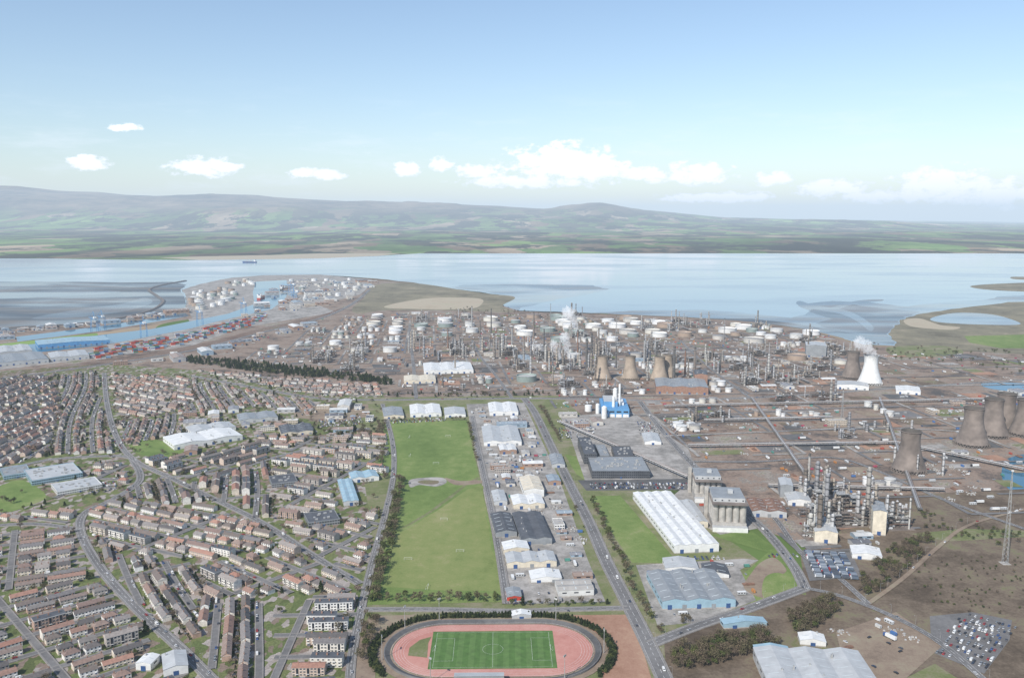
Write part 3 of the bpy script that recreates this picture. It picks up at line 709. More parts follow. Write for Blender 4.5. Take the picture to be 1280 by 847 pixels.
bld((843, 692), (897, 688), (791, 624), 10, M_white, M_white, 'distribution_warehouse', 4)
bld((856, 660), (888, 664), (838, 632), 8, M_cream, M_lgrey, 'warehouse', 2)
bld((828, 762), (917, 756), (808, 724), 9, M_teal, M_mgrey, 'warehouse', 3)
bld((832, 716), (872, 714), (828, 703), 6, M_white, M_lgrey, 'warehouse')
bld((880, 722), (910, 720), (876, 709), 5, M_white, M_dgrey, 'warehouse')
bld((905, 786), (950, 773), (900, 779), 5, M_teal, M_teal, 'warehouse')
bld((962, 872), (1092, 858), (941, 822), 10, M_lgrey, M_lgrey, 'warehouse', 3)
bld((1000, 806), (1030, 802), (997, 796), 5, M_white, M_white, 'warehouse')
bld((945, 826), (985, 821), (941, 816), 8, M_teal, M_teal, 'warehouse')
bld((740, 598), (812, 597), (734, 579), 11, M_dgrey, M_mgrey, 'office_building', flat=3)
bld((730, 580), (746, 580), (722, 558), 16, M_dgrey, M_dgrey, 'office_building', flat=4)
bld((768, 577), (792, 576), (764, 564), 9, M_dsteel, M_dgrey, 'office_building', flat=2)
bld((750, 574), (762, 574), (744, 560), 6, M_mgrey, M_mgrey, 'office_building', flat=2)
bld((612, 520), (648, 520), (610, 508), 8, M_white, M_white, 'warehouse', 2)
bld((605, 558), (652, 557), (602, 538), 8, M_white, M_lgrey, 'warehouse', 2)
bld((642, 637), (681, 636), (638, 625), 7, M_cream, M_white, 'warehouse', 2)
bld((655, 622), (680, 621), (649, 605), 11, M_white, M_cream, 'warehouse')
bld((620, 672), (646, 670), (613, 648), 7, M_mgrey, M_dgrey, 'warehouse', 1)
bld((652, 682), (690, 680), (640, 648), 8, M_mgrey, M_dgrey, 'warehouse', 2, lights=False)
bld((630, 694), (662, 693), (627, 684), 7, M_cream, M_white, 'warehouse', 1)
bld((634, 711), (696, 709), (631, 698), 7, M_cream, M_lgrey, 'warehouse', 3)
bld((664, 729), (702, 727), (661, 718), 5, M_white, M_white, 'warehouse')
bld((634, 752), (652, 751), (632, 740), 5, M_red, M_mgrey, 'warehouse')
bld((640, 774), (664, 773), (639, 768), 4, M_lgrey, M_white, 'portable_office')
bld((618, 632), (634, 631), (614, 618), 6, M_lgrey, M_lgrey, 'warehouse')
bld((480, 524), (505, 523), (478, 513), 6, M_cream, M_mgrey, 'workshop')
bld((513, 522), (552, 521), (512, 510), 7, M_white, M_white, 'workshop', 2)
bld((556, 522), (582, 521), (555, 513), 6, M_white, M_lgrey, 'workshop')
bld((218, 563), (297, 546), (204, 552), 9, M_white, M_white, 'factory', 2)
bld((240, 545), (290, 534), (232, 538), 7, M_white, M_lgrey, 'factory', 2)
bld((300, 530), (345, 522), (296, 522), 7, M_lgrey, M_mgrey, 'factory', 2)
bld((352, 546), (392, 540), (348, 536), 6, M_cream, M_dgrey, 'factory', 2)
bld((40, 607), (108, 601), (30, 593), 7, M_teal, M_lgrey, 'school_building', flat=2)
bld((72, 620), (130, 612), (64, 610), 6, M_white, M_lgrey, 'school_building', flat=2)
bld((5, 600), (40, 596), (0, 590), 6, M_teal, M_mgrey, 'school_building', flat=2)
bld((440, 604), (474, 601), (436, 596), 7, M_white, M_teal, 'sports_centre', 2)
bld((430, 633), (448, 630), (422, 605), 7, M_lgrey, M_teal, 'sports_centre', 2)
bld((386, 660), (425, 655), (380, 648), 7, M_mgrey, M_dgrey, 'school_building', flat=2)
bld((340, 610), (372, 606), (336, 600), 6, M_mgrey, M_dgrey, 'school_building', flat=2)
bld((170, 838), (205, 822), (182, 826), 7, M_white, M_white, 'church_hall')
bld((205, 848), (235, 838), (203, 828), 8, M_white, M_lgrey, 'church_hall')
bld((530, 468), (592, 467), (529, 458), 9, M_white, M_white, 'warehouse', 3)
bld((505, 480), (545, 480), (505, 473), 7, M_cream, M_cream, 'warehouse', 2)
bld((48, 436), (132, 425), (44, 430), 12, M_blue, M_teal, 'transit_shed', 1)
bld((0, 446), (40, 442), (-4, 438), 12, M_lgrey, M_lgrey, 'transit_shed', 2)
bld((-20, 460), (60, 452), (-26, 450), 10, M_lgrey, M_mgrey, 'transit_shed', 3)
bld((64, 452), (110, 446), (60, 445), 10, M_lgrey, M_lgrey, 'transit_shed', 2)
bld((1007, 446), (1032, 446), (1006, 441), 32, M_mgrey, M_lgrey, 'boiler_house')
bld((1045, 486), (1085, 486), (1044, 481), 10, M_white, M_lgrey, 'turbine_hall')
bld((820, 492), (884, 491), (818, 481), 16, M_brick, M_mgrey, 'power_station_hall', 3)
bld((868, 482), (884, 482), (867, 476), 26, M_brick, M_dgrey, 'power_station_hall')
bld((1065, 698), (1100, 695), (1062, 687), 6, M_white, M_white, 'warehouse')
bld((905, 650), (920, 649), (902, 640), 6, M_white, M_lgrey, 'warehouse')
bld((940, 646), (980, 642), (932, 630), 8, M_lgrey, M_rust, 'warehouse', 2)
bld((985, 632), (1012, 630), (980, 622), 8, M_white, M_lgrey, 'warehouse')
bld((806, 556), (826, 555), (802, 545), 6, M_white, M_lgrey, 'workshop')
bld((690, 585), (706, 584), (686, 572), 6, M_lgrey, M_mgrey, 'workshop')
bld((1120, 492), (1150, 492), (1119, 486), 8, M_white, M_white, 'warehouse')

c, w, d, ang = rect((752, 521), (786, 520), (749, 507))
b = MB(); b.box(0, 0, 0, w, d, 16, M_blue); b.box(-w*.15, 0, 16, w*.5, d*.6, 10, M_blue, M_lgrey); b.box(w*.2, d*.1, 16, w*.3, d*.5, 5, M_white)
for i in range(4): b.box(-w/2+w*(i+.5)/4, -d/2-.1, 0, w/5, .3, 6, M_white); b.box(-w/2+w*(i+.5)/4, -d/2-.1, 9, w/6, .2, 3, M_glass)
for (x, y, r_, h_) in ((-w*.42, -d*.62, 5, 22), (-w*.62, -d*.2, 4, 18), (w*.05, d*.05, 4.5, 44), (w*.18, -d*.2, 2.2, 58), (-w*.05, -d*.3, 3, 36)):
    b.cyl(x, y, 0, r_, h_, M_white, 16); b.cyl(x, y, h_, r_, r_*.5, M_white, 16, r_*.35)
b.cyl(-w*.95, 0, 0, 7, 12, M_white, 20); b.cyl(-w*.95, 0, 12, 7, 1.5, M_white, 20, .5)
put('energy_plant', b.mesh('energy_plant'), c.x, c.y, ang); mark(c.x, c.y, w*2.2, d+12, ang)

def silo_block(A, B, FL, h, n1, n2):
    c, w, d, ang = rect(A, B, FL); b = MB(); r_ = w/n1/2
    b.box(0, 0, 0, w*.97, d*.97, 9, M_conc)
    for i in range(n1):
        for j in range(n2): b.cyl(-w/2+w*(i+.5)/n1, -d/2+d*(j+.5)/n2, 9, r_*.99, h-9, M_conc, 16)
    b.box(0, 0, h, w*1.02, d*1.02, .8, M_concd)
    b.box(0, 0, h+.8, w*.92, d*.7, 5, M_lgrey, M_mgrey)
    for i in range(n1): b.box(-w/2+w*(i+.5)/n1, -d*.35-.06, h+2.2, 2, .15, 1.4, M_glass)
    for i in range(n1): b.box(-w/2+w*(i+.5)/n1, -d*.485-.1, 0, r_*1.1, .3, 5, M_dsteel)
    b.box(-w/2-2.5, d*.2, 0, 4.6, 5, h+9, M_conc); b.box(w*.1, 0, h+5.8, 6, 6, 4, M_lgrey)
    for z_ in range(6, int(h), 6): b.box(-w/2-4.85, d*.2, z_, .1, 1.6, 2, M_glass)
    b.box(0, -d*.485-4, 0, w, 8, 6, M_white, M_lgrey)
    put('silo_block', b.mesh('silo_block'), c.x, c.y, ang); mark(c.x, c.y, w+12, d+16, ang)
silo_block((868, 626), (902, 625), (862, 610), 27, 5, 3)
silo_block((890, 662), (932, 660), (882, 640), 32, 5, 4)

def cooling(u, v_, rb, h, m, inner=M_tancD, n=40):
    p = G(u, v_); b = MB(); prof = []; throat = .78
    for i in range(19):
        t = i/18; zz = 5+(h-5)*t; k = (t-throat)
        r_ = rb*.56*math.sqrt(1+(k/.52)**2) if t < throat else rb*.56*math.sqrt(1+(k/.45)**2)
        prof.append((r_, zz))
    b.revolve(0, 0, prof, m, n); rt = prof[-1][0]
    b.revolve(0, 0, [(rt, h), (rt+.5, h), (rt+.5, h-1), (rt, h-1)], m, n)
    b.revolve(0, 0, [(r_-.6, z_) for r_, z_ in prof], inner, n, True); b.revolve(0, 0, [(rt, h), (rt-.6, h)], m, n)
    rb_ = prof[0][0]
    for k in range(28):
        a = 2*math.pi*k/28
        for s_ in (-1, 1):
            a2 = a+s_*math.pi/28; b.beam((rb_*1.05*math.cos(a), rb_*1.05*math.sin(a), 0), (rb_*math.cos(a2), rb_*math.sin(a2), 5.2), .9, m)
    b.cyl(0, 0, 0, rb_*1.12, 1.2, M_concd, n, cap=False); b.cyl(0, 0, .1, rb_*.9, 4.2, M_dsteel, 20)
    put('cooling_tower', b.mesh('cooling_tower'), p.x, p.y+rb, 0); mark(p.x, p.y+rb, rb*2.2, rb*2.2, 0)
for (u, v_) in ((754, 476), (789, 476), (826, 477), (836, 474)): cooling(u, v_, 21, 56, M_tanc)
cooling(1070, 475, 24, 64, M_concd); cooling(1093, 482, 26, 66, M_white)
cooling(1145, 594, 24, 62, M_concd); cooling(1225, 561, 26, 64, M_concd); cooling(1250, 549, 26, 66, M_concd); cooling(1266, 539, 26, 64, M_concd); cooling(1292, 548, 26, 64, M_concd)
def chimney(u, v_, h, r_, m, bands=True):
    p = G(u, v_); b = MB(); b.cyl(0, 0, 0, r_, h, m, 20, r_*.7)
    b.cyl(0, 0, h-3, r_*.85, 3.4, M_dsteel, 20, r_*.8, M_black); b.box(0, 0, 0, r_*3.2, r_*3.2, 4, M_conc)
    for z_ in (h*.4, h*.7, h*.92): b.cyl(0, 0, z_, r_*1.15, .5, M_steel, 16)
    b.beam((r_*.98, 0, 0), (r_*.72, 0, h), .5, M_steel)
    put('chimney_stack', b.mesh('chimney_stack'), p.x, p.y); mark(p.x, p.y, r_*4, r_*4, 0)
for (u, v_, h, r_, m) in ((842, 476, 82, 3.6, M_dsteel), (868, 473, 74, 3.2, M_concd), (733, 466, 84, 3.2, M_dsteel), (739, 462, 92, 3, M_dsteel), (667, 425, 86, 3.2, M_concd), (600, 430, 70, 2.4, M_concd), (640, 434, 60, 2.2, M_steel),
    (805, 455, 66, 2.2, M_steel), (560, 437, 62, 2.2, M_rust), (1010, 612, 52, 2, M_conc), (700, 452, 60, 2.5, M_steel), (722, 444, 70, 2.4, M_rust), (590, 412, 80, 2.2, M_steel), (890, 452, 55, 2, M_concd), (614, 418, 84, 2.2, M_dsteel),
    (820, 462, 70, 2.6, M_dsteel), (856, 470, 66, 2.4, M_rust), (770, 462, 60, 2, M_dsteel), (748, 446, 78, 2.4, M_concd), (680, 440, 66, 2.4, M_dsteel), (655, 446, 58, 2, M_concd), (900, 466, 48, 2, M_dsteel), (625, 448, 54, 2, M_dsteel), (575, 446, 60, 2, M_dsteel)):
    chimney(u, v_, h, r_, m)

# ------------------------------------------------------------------ plant items
def tank_mesh(r_, h, fl=False, bund=True):
    b = MB(); b.cyl(0, 0, 0, r_, h, M_tank, 32, cap=False)
    if fl:
        b.cyl(0, 0, 0, r_*.985, h*.72, M_rust, 32, top=M_tankroof); b.revolve(0, 0, [(r_, h), (r_-.35, h), (r_-.35, h*.7)], M_tank, 32, True)
        b.beam((0, 0, h*.72), (r_*.95, 0, h), .5, M_steel)
    else:
        b.revolve(0, 0, [(r_+.1, h), (r_*.5, h+r_*.07), (.1, h+r_*.1)], M_tankroof, 32); b.cyl(0, 0, h+r_*.09, .8, 1, M_steel, 8)
    b.revolve(0, 0, [(r_, h-.9), (r_+.7, h-.8), (r_+.7, h-.6), (r_, h-.6)], M_steel, 32)
    for k in range(10):
        a = k*.09; a2 = (k+1)*.09; b.beam(((r_+.5)*math.cos(a-2), (r_+.5)*math.sin(a-2), h*k/10), ((r_+.5)*math.cos(a2-2), (r_+.5)*math.sin(a2-2), h*(k+1)/10), .5, M_steel)
    if bund:
        q = r_*1.45; b.revolve(0, 0, [(q+3, 0), (q+.8, 2.2), (q-.8, 2.2), (q-3, 0)], M_bund, 32)
    return b.mesh('storage_tank')
TK = [tank_mesh(25, 13), tank_mesh(22, 13, True), tank_mesh(28, 14, True), tank_mesh(17, 12), tank_mesh(20, 14), tank_mesh(25, 13, True)]
TKs = [tank_mesh(8, 11, bund=False), tank_mesh(6, 9, bund=False), tank_mesh(10, 10, bund=False), tank_mesh(5, 12, bund=False)]
def column_mesh(h, r_, seed):
    q = random.Random(seed); b = MB(); m = M_silver if seed % 3 == 1 else M_plant
    b.cyl(0, 0, 0, r_*1.15, 4, M_conc, 14, r_); b.cyl(0, 0, 4, r_, h*.6-4, m, 14, cap=False); r2 = r_*q.choice((1, .75)); b.cyl(0, 0, h*.6, r_, 1.5, m, 14, r2, cap=False); b.cyl(0, 0, h*.6+1.5, r2, h*.4-1.5, m, 14, cap=False)
    b.revolve(0, 0, [(r2, h), (r2*.7, h+r2*.5), (.05, h+r2*.75)], m, 14)
    z_ = 8
    while z_ < h:
        b.cyl(0, 0, z_, r_+1.5, .25, M_dsteel, 12)
        for k in range(8):
            a = k*math.pi/4; b.beam(((r_+1.4)*math.cos(a), (r_+1.4)*math.sin(a), z_), ((r_+1.4)*math.cos(a), (r_+1.4)*math.sin(a), z_+1.2), .12, M_steel, 3)
        z_ += q.uniform(6, 11)
    b.beam((r_+.5, .3, 0), (r_+.5, .3, h), .5, M_dsteel, 3); b.beam((-r_-.6, 0, 1), (-r_-.6, 0, h-1), .7, m, 6)
    return b.mesh('distillation_column')
COLS = [column_mesh(h, r_, i) for i, (h, r_) in enumerate(((48, 2.2), (36, 1.8), (60, 2.4), (28, 2.6), (42, 1.4), (54, 1.8)))]
def unit_mesh(seed, L_=42, W_=26, hmax=24):
    q = random.Random(seed); b = MB(); bay = 6.5
    b.box(0, 0, 0, L_+4, W_+4, .9, M_concd)
    for s_ in range(3):
        nx, ny, nl = q.randint(2, 3), q.randint(1, 2), q.randint(2, 4); ox = -L_/2+s_*L_/3+1; oy = q.uniform(-W_/2, W_/2-ny*bay); lh = hmax/4.5
        for i in range(nx+1):
            for j in range(ny+1): b.beam((ox+i*bay*.8, oy+j*bay, 0), (ox+i*bay*.8, oy+j*bay, nl*lh+1.2), .5, M_dsteel)
        for l_ in range(1, nl+1):
            b.box(ox+nx*bay*.4, oy+ny*bay/2, l_*lh, nx*bay*.8+1, ny*bay+1, .3, M_steel if q.random() < .4 else M_concd)
            for k in range(q.randint(1, 3)):
                x = ox+q.uniform(.5, nx*bay*.8-.5); y = oy+q.uniform(.5, ny*bay-.5)
                if q.random() < .5: b.cyl(x, y, l_*lh+.3, q.uniform(.7, 1.6), lh*q.uniform(.5, .9), q.choice((M_silver, M_plant, M_plant)), 10)
                else: b.beam((x-2.5, y, l_*lh+1.6), (x+2.5, y, l_*lh+1.6), q.uniform(1.2, 2.4), q.choice((M_silver, M_plant)), 10)
            for k in range(2): b.beam((ox, oy+q.uniform(0, ny*bay), l_*lh-.6), (ox+nx*bay*.8, oy+q.uniform(0, ny*bay), l_*lh-.6), .5, M_plant, 5)
        for k in range(3): b.beam((ox, oy, k*lh), (ox+bay*.8, oy, (k+1)*lh), .25, M_dsteel)
    for k in range(q.randint(1, 3)):
        x = q.uniform(-L_/2, L_/2); y = q.uniform(-W_/2, W_/2); h = q.uniform(.6, 1.5)*hmax; r_ = q.uniform(.9, 2)
        b.cyl(x, y, .5, r_, h, q.choice((M_silver, M_plant, M_plant)), 12, top=None); b.cyl(x, y, h+.5, r_, r_*.5, M_silver, 12, r_*.3)
        for z_ in (h*.4, h*.7, h*.95): b.cyl(x, y, z_, r_+1.2, .25, M_dsteel, 10)
    for k in range(6):
        y = q.uniform(-W_/2, W_/2); z_ = q.uniform(1, 7); b.beam((-L_/2, y, z_), (L_/2, y, z_), q.uniform(.3, .8), q.choice((M_silver, M_plant, M_rust)), 6)
    for k in range(5):
        x = q.uniform(-L_/2, L_/2); y = q.uniform(-W_/2, W_/2); b.beam((x-3, y, 2), (x+3, y, 2), q.uniform(1.5, 3), q.choice((M_silver, M_plant)), 12); b.box(x-1.5, y, .4, .6, 2, 1, M_conc); b.box(x+1.5, y, .4, .6, 2, 1, M_conc)
    return b.mesh('process_unit')
UNITS = [unit_mesh(100+i, R.uniform(34, 50), R.uniform(20, 30), R.uniform(13, 26)) for i in range(9)]
def rack_mesh(L_, seed):
    q = random.Random(seed); b = MB(); k = int(L_/8)
    for i in range(k+1):
        x = -L_/2+L_*i/k
        for y in (-3, 3): b.beam((x, y, 0), (x, y, 6.5), .4, M_dsteel)
        for z_ in (4.5, 6.3): b.beam((x, -3.2, z_), (x, 3.2, z_), .35, M_dsteel)
    for z_ in (4.9, 6.8):
        y = -2.7
        while y < 2.8:
            w_ = q.uniform(.3, .8); b.beam((-L_/2, y, z_), (L_/2, y, z_), w_, q.choice((M_silver, M_plant, M_steel, M_steel, M_rust)), 6); y += w_+.25
    return b.mesh('pipe_rack')
RACK = [rack_mesh(l_, i) for i, l_ in enumerate((48, 64, 96))]; RL = (48, 64, 96)
SH = []
for (w_, d_, h_, by) in ((14, 22, 5, 1), (20, 34, 7, 1), (30, 40, 8, 2), (10, 14, 4, 1), (24, 60, 9, 1)): SH.append((w_, d_, shed_mesh(w_, d_, h_, M_shedwall, M_shedroof, by, name='industrial_building')))
SF = [(w_, d_, flat_mesh(w_, d_, h_, M_wall, M_shedroof, 'office_building', st)) for (w_, d_, h_, st) in ((14, 26, 7, 2), (12, 18, 4, 1), (16, 34, 10, 3))]
def flare(u, v_, h):
    p = G(u, v_); b = MB(); w = h*.06
    for k in range(3):
        a = k*2.094; b.beam((w*math.cos(a), w*math.sin(a), 0), (.8*math.cos(a), .8*math.sin(a), h), .5, M_steel)
    lv = 14
    for l_ in range(lv):
        for k in range(3):
            a = k*2.094; a2 = (k+1)*2.094; r1_ = w+(.8-w)*l_/lv; r2_ = w+(.8-w)*(l_+1)/lv
            b.beam((r1_*math.cos(a), r1_*math.sin(a), h*l_/lv), (r2_*math.cos(a2), r2_*math.sin(a2), h*(l_+1)/lv), .25, M_steel, 3)
            b.beam((r1_*math.cos(a), r1_*math.sin(a), h*l_/lv), (r1_*math.cos(a2), r1_*math.sin(a2), h*l_/lv), .25, M_steel, 3)
    b.beam((0, 0, 0), (0, 0, h+4), .9, M_plant, 8); b.cyl(0, 0, h+2, .9, 3, M_black, 10, .7)
    put('flare_stack', b.mesh('flare_stack'), p.x, p.y); mark(p.x, p.y, 8, 8, 0)
for q_ in ((688, 418, 95), (770, 430, 80), (905, 428, 70), (1052, 528, 60), (580, 420, 88), (940, 470, 50)): flare(*q_)
b = MB(); b.box(0, 0, .15, 2.4, 6.1, 2.6, M_cont)
for i in range(9):
    for s_ in (-1, 1): b.box(s_*1.22, -2.7+i*.67, .3, .08, .2, 2.3, M_cont)
for x in (-1.15, 1.15):
    for y in (-3, 3): b.box(x, y, 0, .22, .22, 2.85, M_dsteel)
ME_cont = b.mesh('shipping_container')
b = MB(); b.box(0, 0, .3, 3, 9, 2.7, M_lgrey, M_white)
for i in range(3): b.box(1.52, -3+i*3, 1.2, .1, 1.4, 1.1, M_glass); b.box(-1.52, -3+i*3, 1.2, .1, 1.4, 1.1, M_glass)
b.box(1.53, 1.5, .3, .1, .9, 2, M_dblue); b.box(0, -3.5, 0, 2.6, .4, .3, M_dsteel); b.box(0, 3.5, 0, 2.6, .4, .3, M_dsteel)
ME_cabin = b.mesh('portable_cabin')
q = random.Random(3); b = MB()
for i in range(26):
    x, y = q.gauss(0, 5), q.gauss(0, 4); s_ = q.uniform(.4, 1.6); b.box(x, y, 0, s_*2, s_*1.4, s_*.8, q.choice((M_conc, M_rust, M_steel, M_bund)), ang=q.uniform(0, 3), taper=.6)
ME_rub = b.mesh('rubble_heap')
b = MB()
for i in range(7):
    for j in range(3-i//3): b.beam((-6, (i-3)*.75, .35+j*.65), (6, (i-3)*.75, .35+j*.65), .6, M_rust, 8)
ME_pipes = b.mesh('pipe_stack')
def clutter(x, y, ang):
    k = R.random(); z_ = .6
    if k < .22:
        if tryp(x, y, 3, 7, ang): put('shipping_container', ME_cont, x, y, ang, z_)
    elif k < .42:
        if tryp(x, y, 4, 10, ang): put('portable_cabin', ME_cabin, x, y, ang, z_)
    elif k < .58:
        if tryp(x, y, 10, 8, ang): put('rubble_heap', ME_rub, x, y, ang+R.random(), z_-.1)
    elif k < .7:
        if tryp(x, y, 12, 6, ang): put('pipe_stack', ME_pipes, x, y, ang, z_-.1)
    elif k < .78:
        if tryp(x, y, 3, 12, ang): put('lorry', ME_lorry, x, y, ang, z_)
    else:
        if tryp(x, y, 2.4, 5, ang): car(x, y, ang, z_)

GA = math.radians(5.5)
PZ = [.59-.3*.6]
def refinery(poly, bx, by, wt, dens=1., a=GA, ncol=(0, 3), clut=(4, 12)):
    P_ = PX(poly); c, s_ = math.cos(a), math.sin(a)
    loc = [(p.x*c+p.y*s_, -p.x*s_+p.y*c) for p in P_]
    x0, x1 = min(p[0] for p in loc), max(p[0] for p in loc); y0, y1 = min(p[1] for p in loc), max(p[1] for p in loc)
    def W(x, y): return Vector((x*c-y*s_, x*s_+y*c))
    for i in range(int((x1-x0)/bx)+1):
        for j in range(int((y1-y0)/by)+1):
            cx = x0+(i+.5)*bx; cy = y0+(j+.5)*by
            if not inpoly(cx, cy, loc): continue
            w = W(cx, cy)
            for (p, q_) in ((W(cx-bx/2, cy-by/2), W(cx+bx/2, cy-by/2)), (W(cx-bx/2, cy-by/2), W(cx-bx/2, cy+by/2))):
                if R.random() < .6: road([p, q_], 6, 'plant_road', 0, True, False, M_asph if R.random() < .7 else G_yard, world=True)
            for k in range(R.choice((0, 1, 1, 2, 3))):
                pw, pd = R.uniform(.2, .8)*bx, R.uniform(.15, .7)*by; px_, py_ = cx+R.uniform(-.5, .5)*(bx-pw-8), cy+R.uniform(-.5, .5)*(by-pd-8)
                PZ[0] += .0003
                sk = [R.uniform(-4, 4) for _ in range(8)]
                area('hardstanding', [W(px_-pw/2+sk[0], py_-pd/2+sk[1]), W(px_+pw/2+sk[2], py_-pd/2+sk[3]), W(px_+pw/2+sk[4], py_+pd/2+sk[5]), W(px_-pw/2+sk[6], py_+pd/2+sk[7])], R.choice((M_tarm, M_tarm, M_asph, G_yard, G_soil, G_blaes, G_soil, G_grass2, G_moor, G_blaes)), world=True, z=PZ[0])
            if R.random() > dens:
                for k in range(R.randint(1, 8)): p = W(cx+R.uniform(-.42, .42)*bx, cy+R.uniform(-.42, .42)*by); clutter(p.x, p.y, a+R.choice((0, 1.57)))
                continue
            ty = R.choices(('tank', 'unit', 'bld', 'yard', 'stanks'), wt(w))[0]
            if ty == 'tank':
                me = R.choice(TK)
                if tryp(w.x, w.y, 56, 56, a): put('storage_tank', me, w.x, w.y, R.uniform(0, 6), 0, R.uniform(.8, 1.1))
            elif ty == 'unit':
                for k in range(R.choice((1, 2, 2))):
                    p = W(cx+R.uniform(-3, 3), cy+(k-.5)*by*.46)
                    if tryp(p.x, p.y, 46, 26, a): put('process_unit', R.choice(UNITS), p.x, p.y, a+R.choice((0, math.pi)))
                for k in range(R.randint(*ncol)):
                    p = W(cx+R.uniform(-.42, .42)*bx, cy+R.uniform(-.42, .42)*by); put('distillation_column', R.choice(COLS), p.x, p.y, R.uniform(0, 6), 0, R.uniform(.5, 1.))
            elif ty == 'stanks':
                me = R.choice(TKs); st = R.choice((18, 22, 24))
                for ii in range(int(bx*.8/st)):
                    for jj in range(int(by*.7/st)):
                        p = W(cx-bx*.38+ii*st+st/2, cy-by*.34+jj*st+st/2)
                        if R.random() < .85 and tryp(p.x, p.y, 14, 14, a): put('storage_tank', me, p.x, p.y, R.uniform(0, 6), 0, R.uniform(.75, 1.05))
            elif ty == 'bld':
                for k in range(R.randint(2, 6)):
                    w_, d_, me = R.choice(SH+SF); p = W(cx+R.uniform(-.34, .34)*bx, cy+R.uniform(-.3, .3)*by); aa = a+R.choice((0, math.pi/2))
                    if tryp(p.x, p.y, w_+3, d_+3, aa): put(me.name.split('.')[0], me, p.x, p.y, aa)
            for k in range(R.randint(*clut)):
                p = W(cx+R.uniform(-.44, .44)*bx, cy+R.uniform(-.44, .44)*by); clutter(p.x, p.y, a+R.choice((0, 1.57)))
            if R.random() < .4:
                k = R.randrange(3); p = W(cx, cy-by/2+8)
                if tryp(p.x, p.y, RL[k], 7, a): put('pipe_rack', RACK[k], p.x, p.y, a)
            if R.random() < .25:
                k = R.randrange(2); p = W(cx-bx/2+8, cy)
                if tryp(p.x, p.y, 7, RL[k], a): put('pipe_rack', RACK[k], p.x, p.y, a+math.pi/2)

def longrack(A, B):
    a, b_ = G(*A), G(*B); d = b_-a; n_ = max(1, round(d.length/64)); ang = math.atan2(d.y, d.x)
    for i in range(n_):
        p = a+d*((i+.5)/n_); put('pipe_rack', RACK[1], p.x, p.y, ang, 0, (d.length/n_/64, 1, 1)); mark(p.x, p.y, d.length/n_, 8, ang)
for q_ in (((700, 530), (860, 600)), ((860, 560), (1120, 556)), ((1120, 556), (1280, 590)), ((830, 510), (1280, 500)), ((940, 500), (1010, 600)), ((1100, 500), (1150, 640)), ((880, 528), (1040, 524)), ((960, 610), (1180, 615))): longrack(*q_)
def cluster(cu, cv, nu, wdt, dep, ncol, sc_=1., tall=1.):
    p = G(cu, cv)
    for k in range(nu):
        x = p.x+R.uniform(-wdt, wdt)/2; y = p.y+R.uniform(-dep, dep)/2
        if tryp(x, y, 36, 22, GA): put('process_unit', R.choice(UNITS), x, y, GA+R.choice((0, math.pi)), 0, (sc_, sc_, sc_*tall))
    for k in range(ncol):
        x = p.x+R.uniform(-wdt, wdt)/2; y = p.y+R.uniform(-dep, dep)/2; put('distillation_column', R.choice(COLS), x, y, 0, 0, (sc_, sc_, sc_*tall*R.uniform(.45, .9)))
cluster(1050, 640, 10, 100, 130, 12, 1., 1.2)
cluster(1040, 665, 6, 70, 60, 7, 1., 1.25)
cluster(1100, 655, 8, 70, 70, 10, 1., 1.2)
cluster(885, 524, 5, 90, 60, 7, .85, .8)
cluster(1090, 540, 8, 160, 110, 9, .85, .8)
cluster(1010, 620, 4, 60, 60, 5)
cluster(720, 455, 6, 160, 240, 22, 1., 1.15); cluster(600, 440, 5, 300, 260, 22, 1., 1.1); cluster(860, 455, 4, 240, 200, 14, 1., 1.)
bld((1018, 678), (1045, 676), (1012, 660), 14, M_cream, M_lgrey, 'compressor_house')
bld((1090, 668), (1106, 667), (1086, 655), 30, M_cream, M_mgrey, 'reactor_building')
bld((975, 622), (990, 621), (972, 612), 18, M_mgrey, M_lgrey, 'reactor_building')
for (u, v_, k) in ((1095, 512, 0), (1104, 516, 0), (1085, 508, 0), (1112, 520, 0), (1100, 610, 1), (1112, 606, 1), (1120, 612, 1), (1085, 605, 1)):
    p = G(u, v_); me = R.choice(TKs) if k == 0 else TKs[0]
    put('storage_tank', me, p.x, p.y, 0, 0, .95); mark(p.x, p.y, 18, 18, 0)

def wt_main(w):
    far = max(0, min(1, (w.y-2150)/500))
    return (.12+2.2*far*(1 if w.x > 100 else .5), 1.5*(1-far)+.25, .7*(1-far)+.1, .7, .6)
refinery([(300, 455), (430, 397), (520, 392), (650, 394), (760, 397), (860, 401), (960, 406), (1010, 416), (1075, 438), (1060, 455), (1040, 490), (700, 492), (480, 494), (480, 468)], 84, 78, wt_main, .92, ncol=(1, 5))
refinery([(690, 503), (1100, 495), (1300, 482), (1300, 640), (1150, 632), (1000, 600), (880, 573), (830, 520)], 88, 74, lambda w: (.05, .3, .6, 1.1, .35), .5, clut=(6, 24))
refinery([(1080, 440), (1280, 440), (1300, 475), (1100, 484), (1050, 460)], 100, 110, lambda w: (.1, .1, .4, 1.5, .2), .3)
refinery([(940, 600), (1010, 600), (1150, 640), (1140, 670), (1000, 690), (960, 640)], 60, 60, lambda w: (0, 1, .6, .5, .6), .85)

c, w, d, ang = rect((1018, 722), (1070, 718), (1004, 690))
area('trailer_park', [(1012, 726), (1078, 721), (1062, 686), (1000, 690)], M_asph, z=.6)
X = Vector((math.cos(ang), math.sin(ang))); Y = Vector((-X.y, X.x))
for i in range(5):
    for j in range(22):
        p = c+X*(-w/2+w*(i+.5)/5)+Y*(-d/2+d*(j+.5)/22)
        if R.random() < .9: put('parked_lorry', ME_trailer, p.x, p.y, ang+math.pi/2, .62, (.9, .62, .8))
mark(c.x, c.y, w, d, ang)

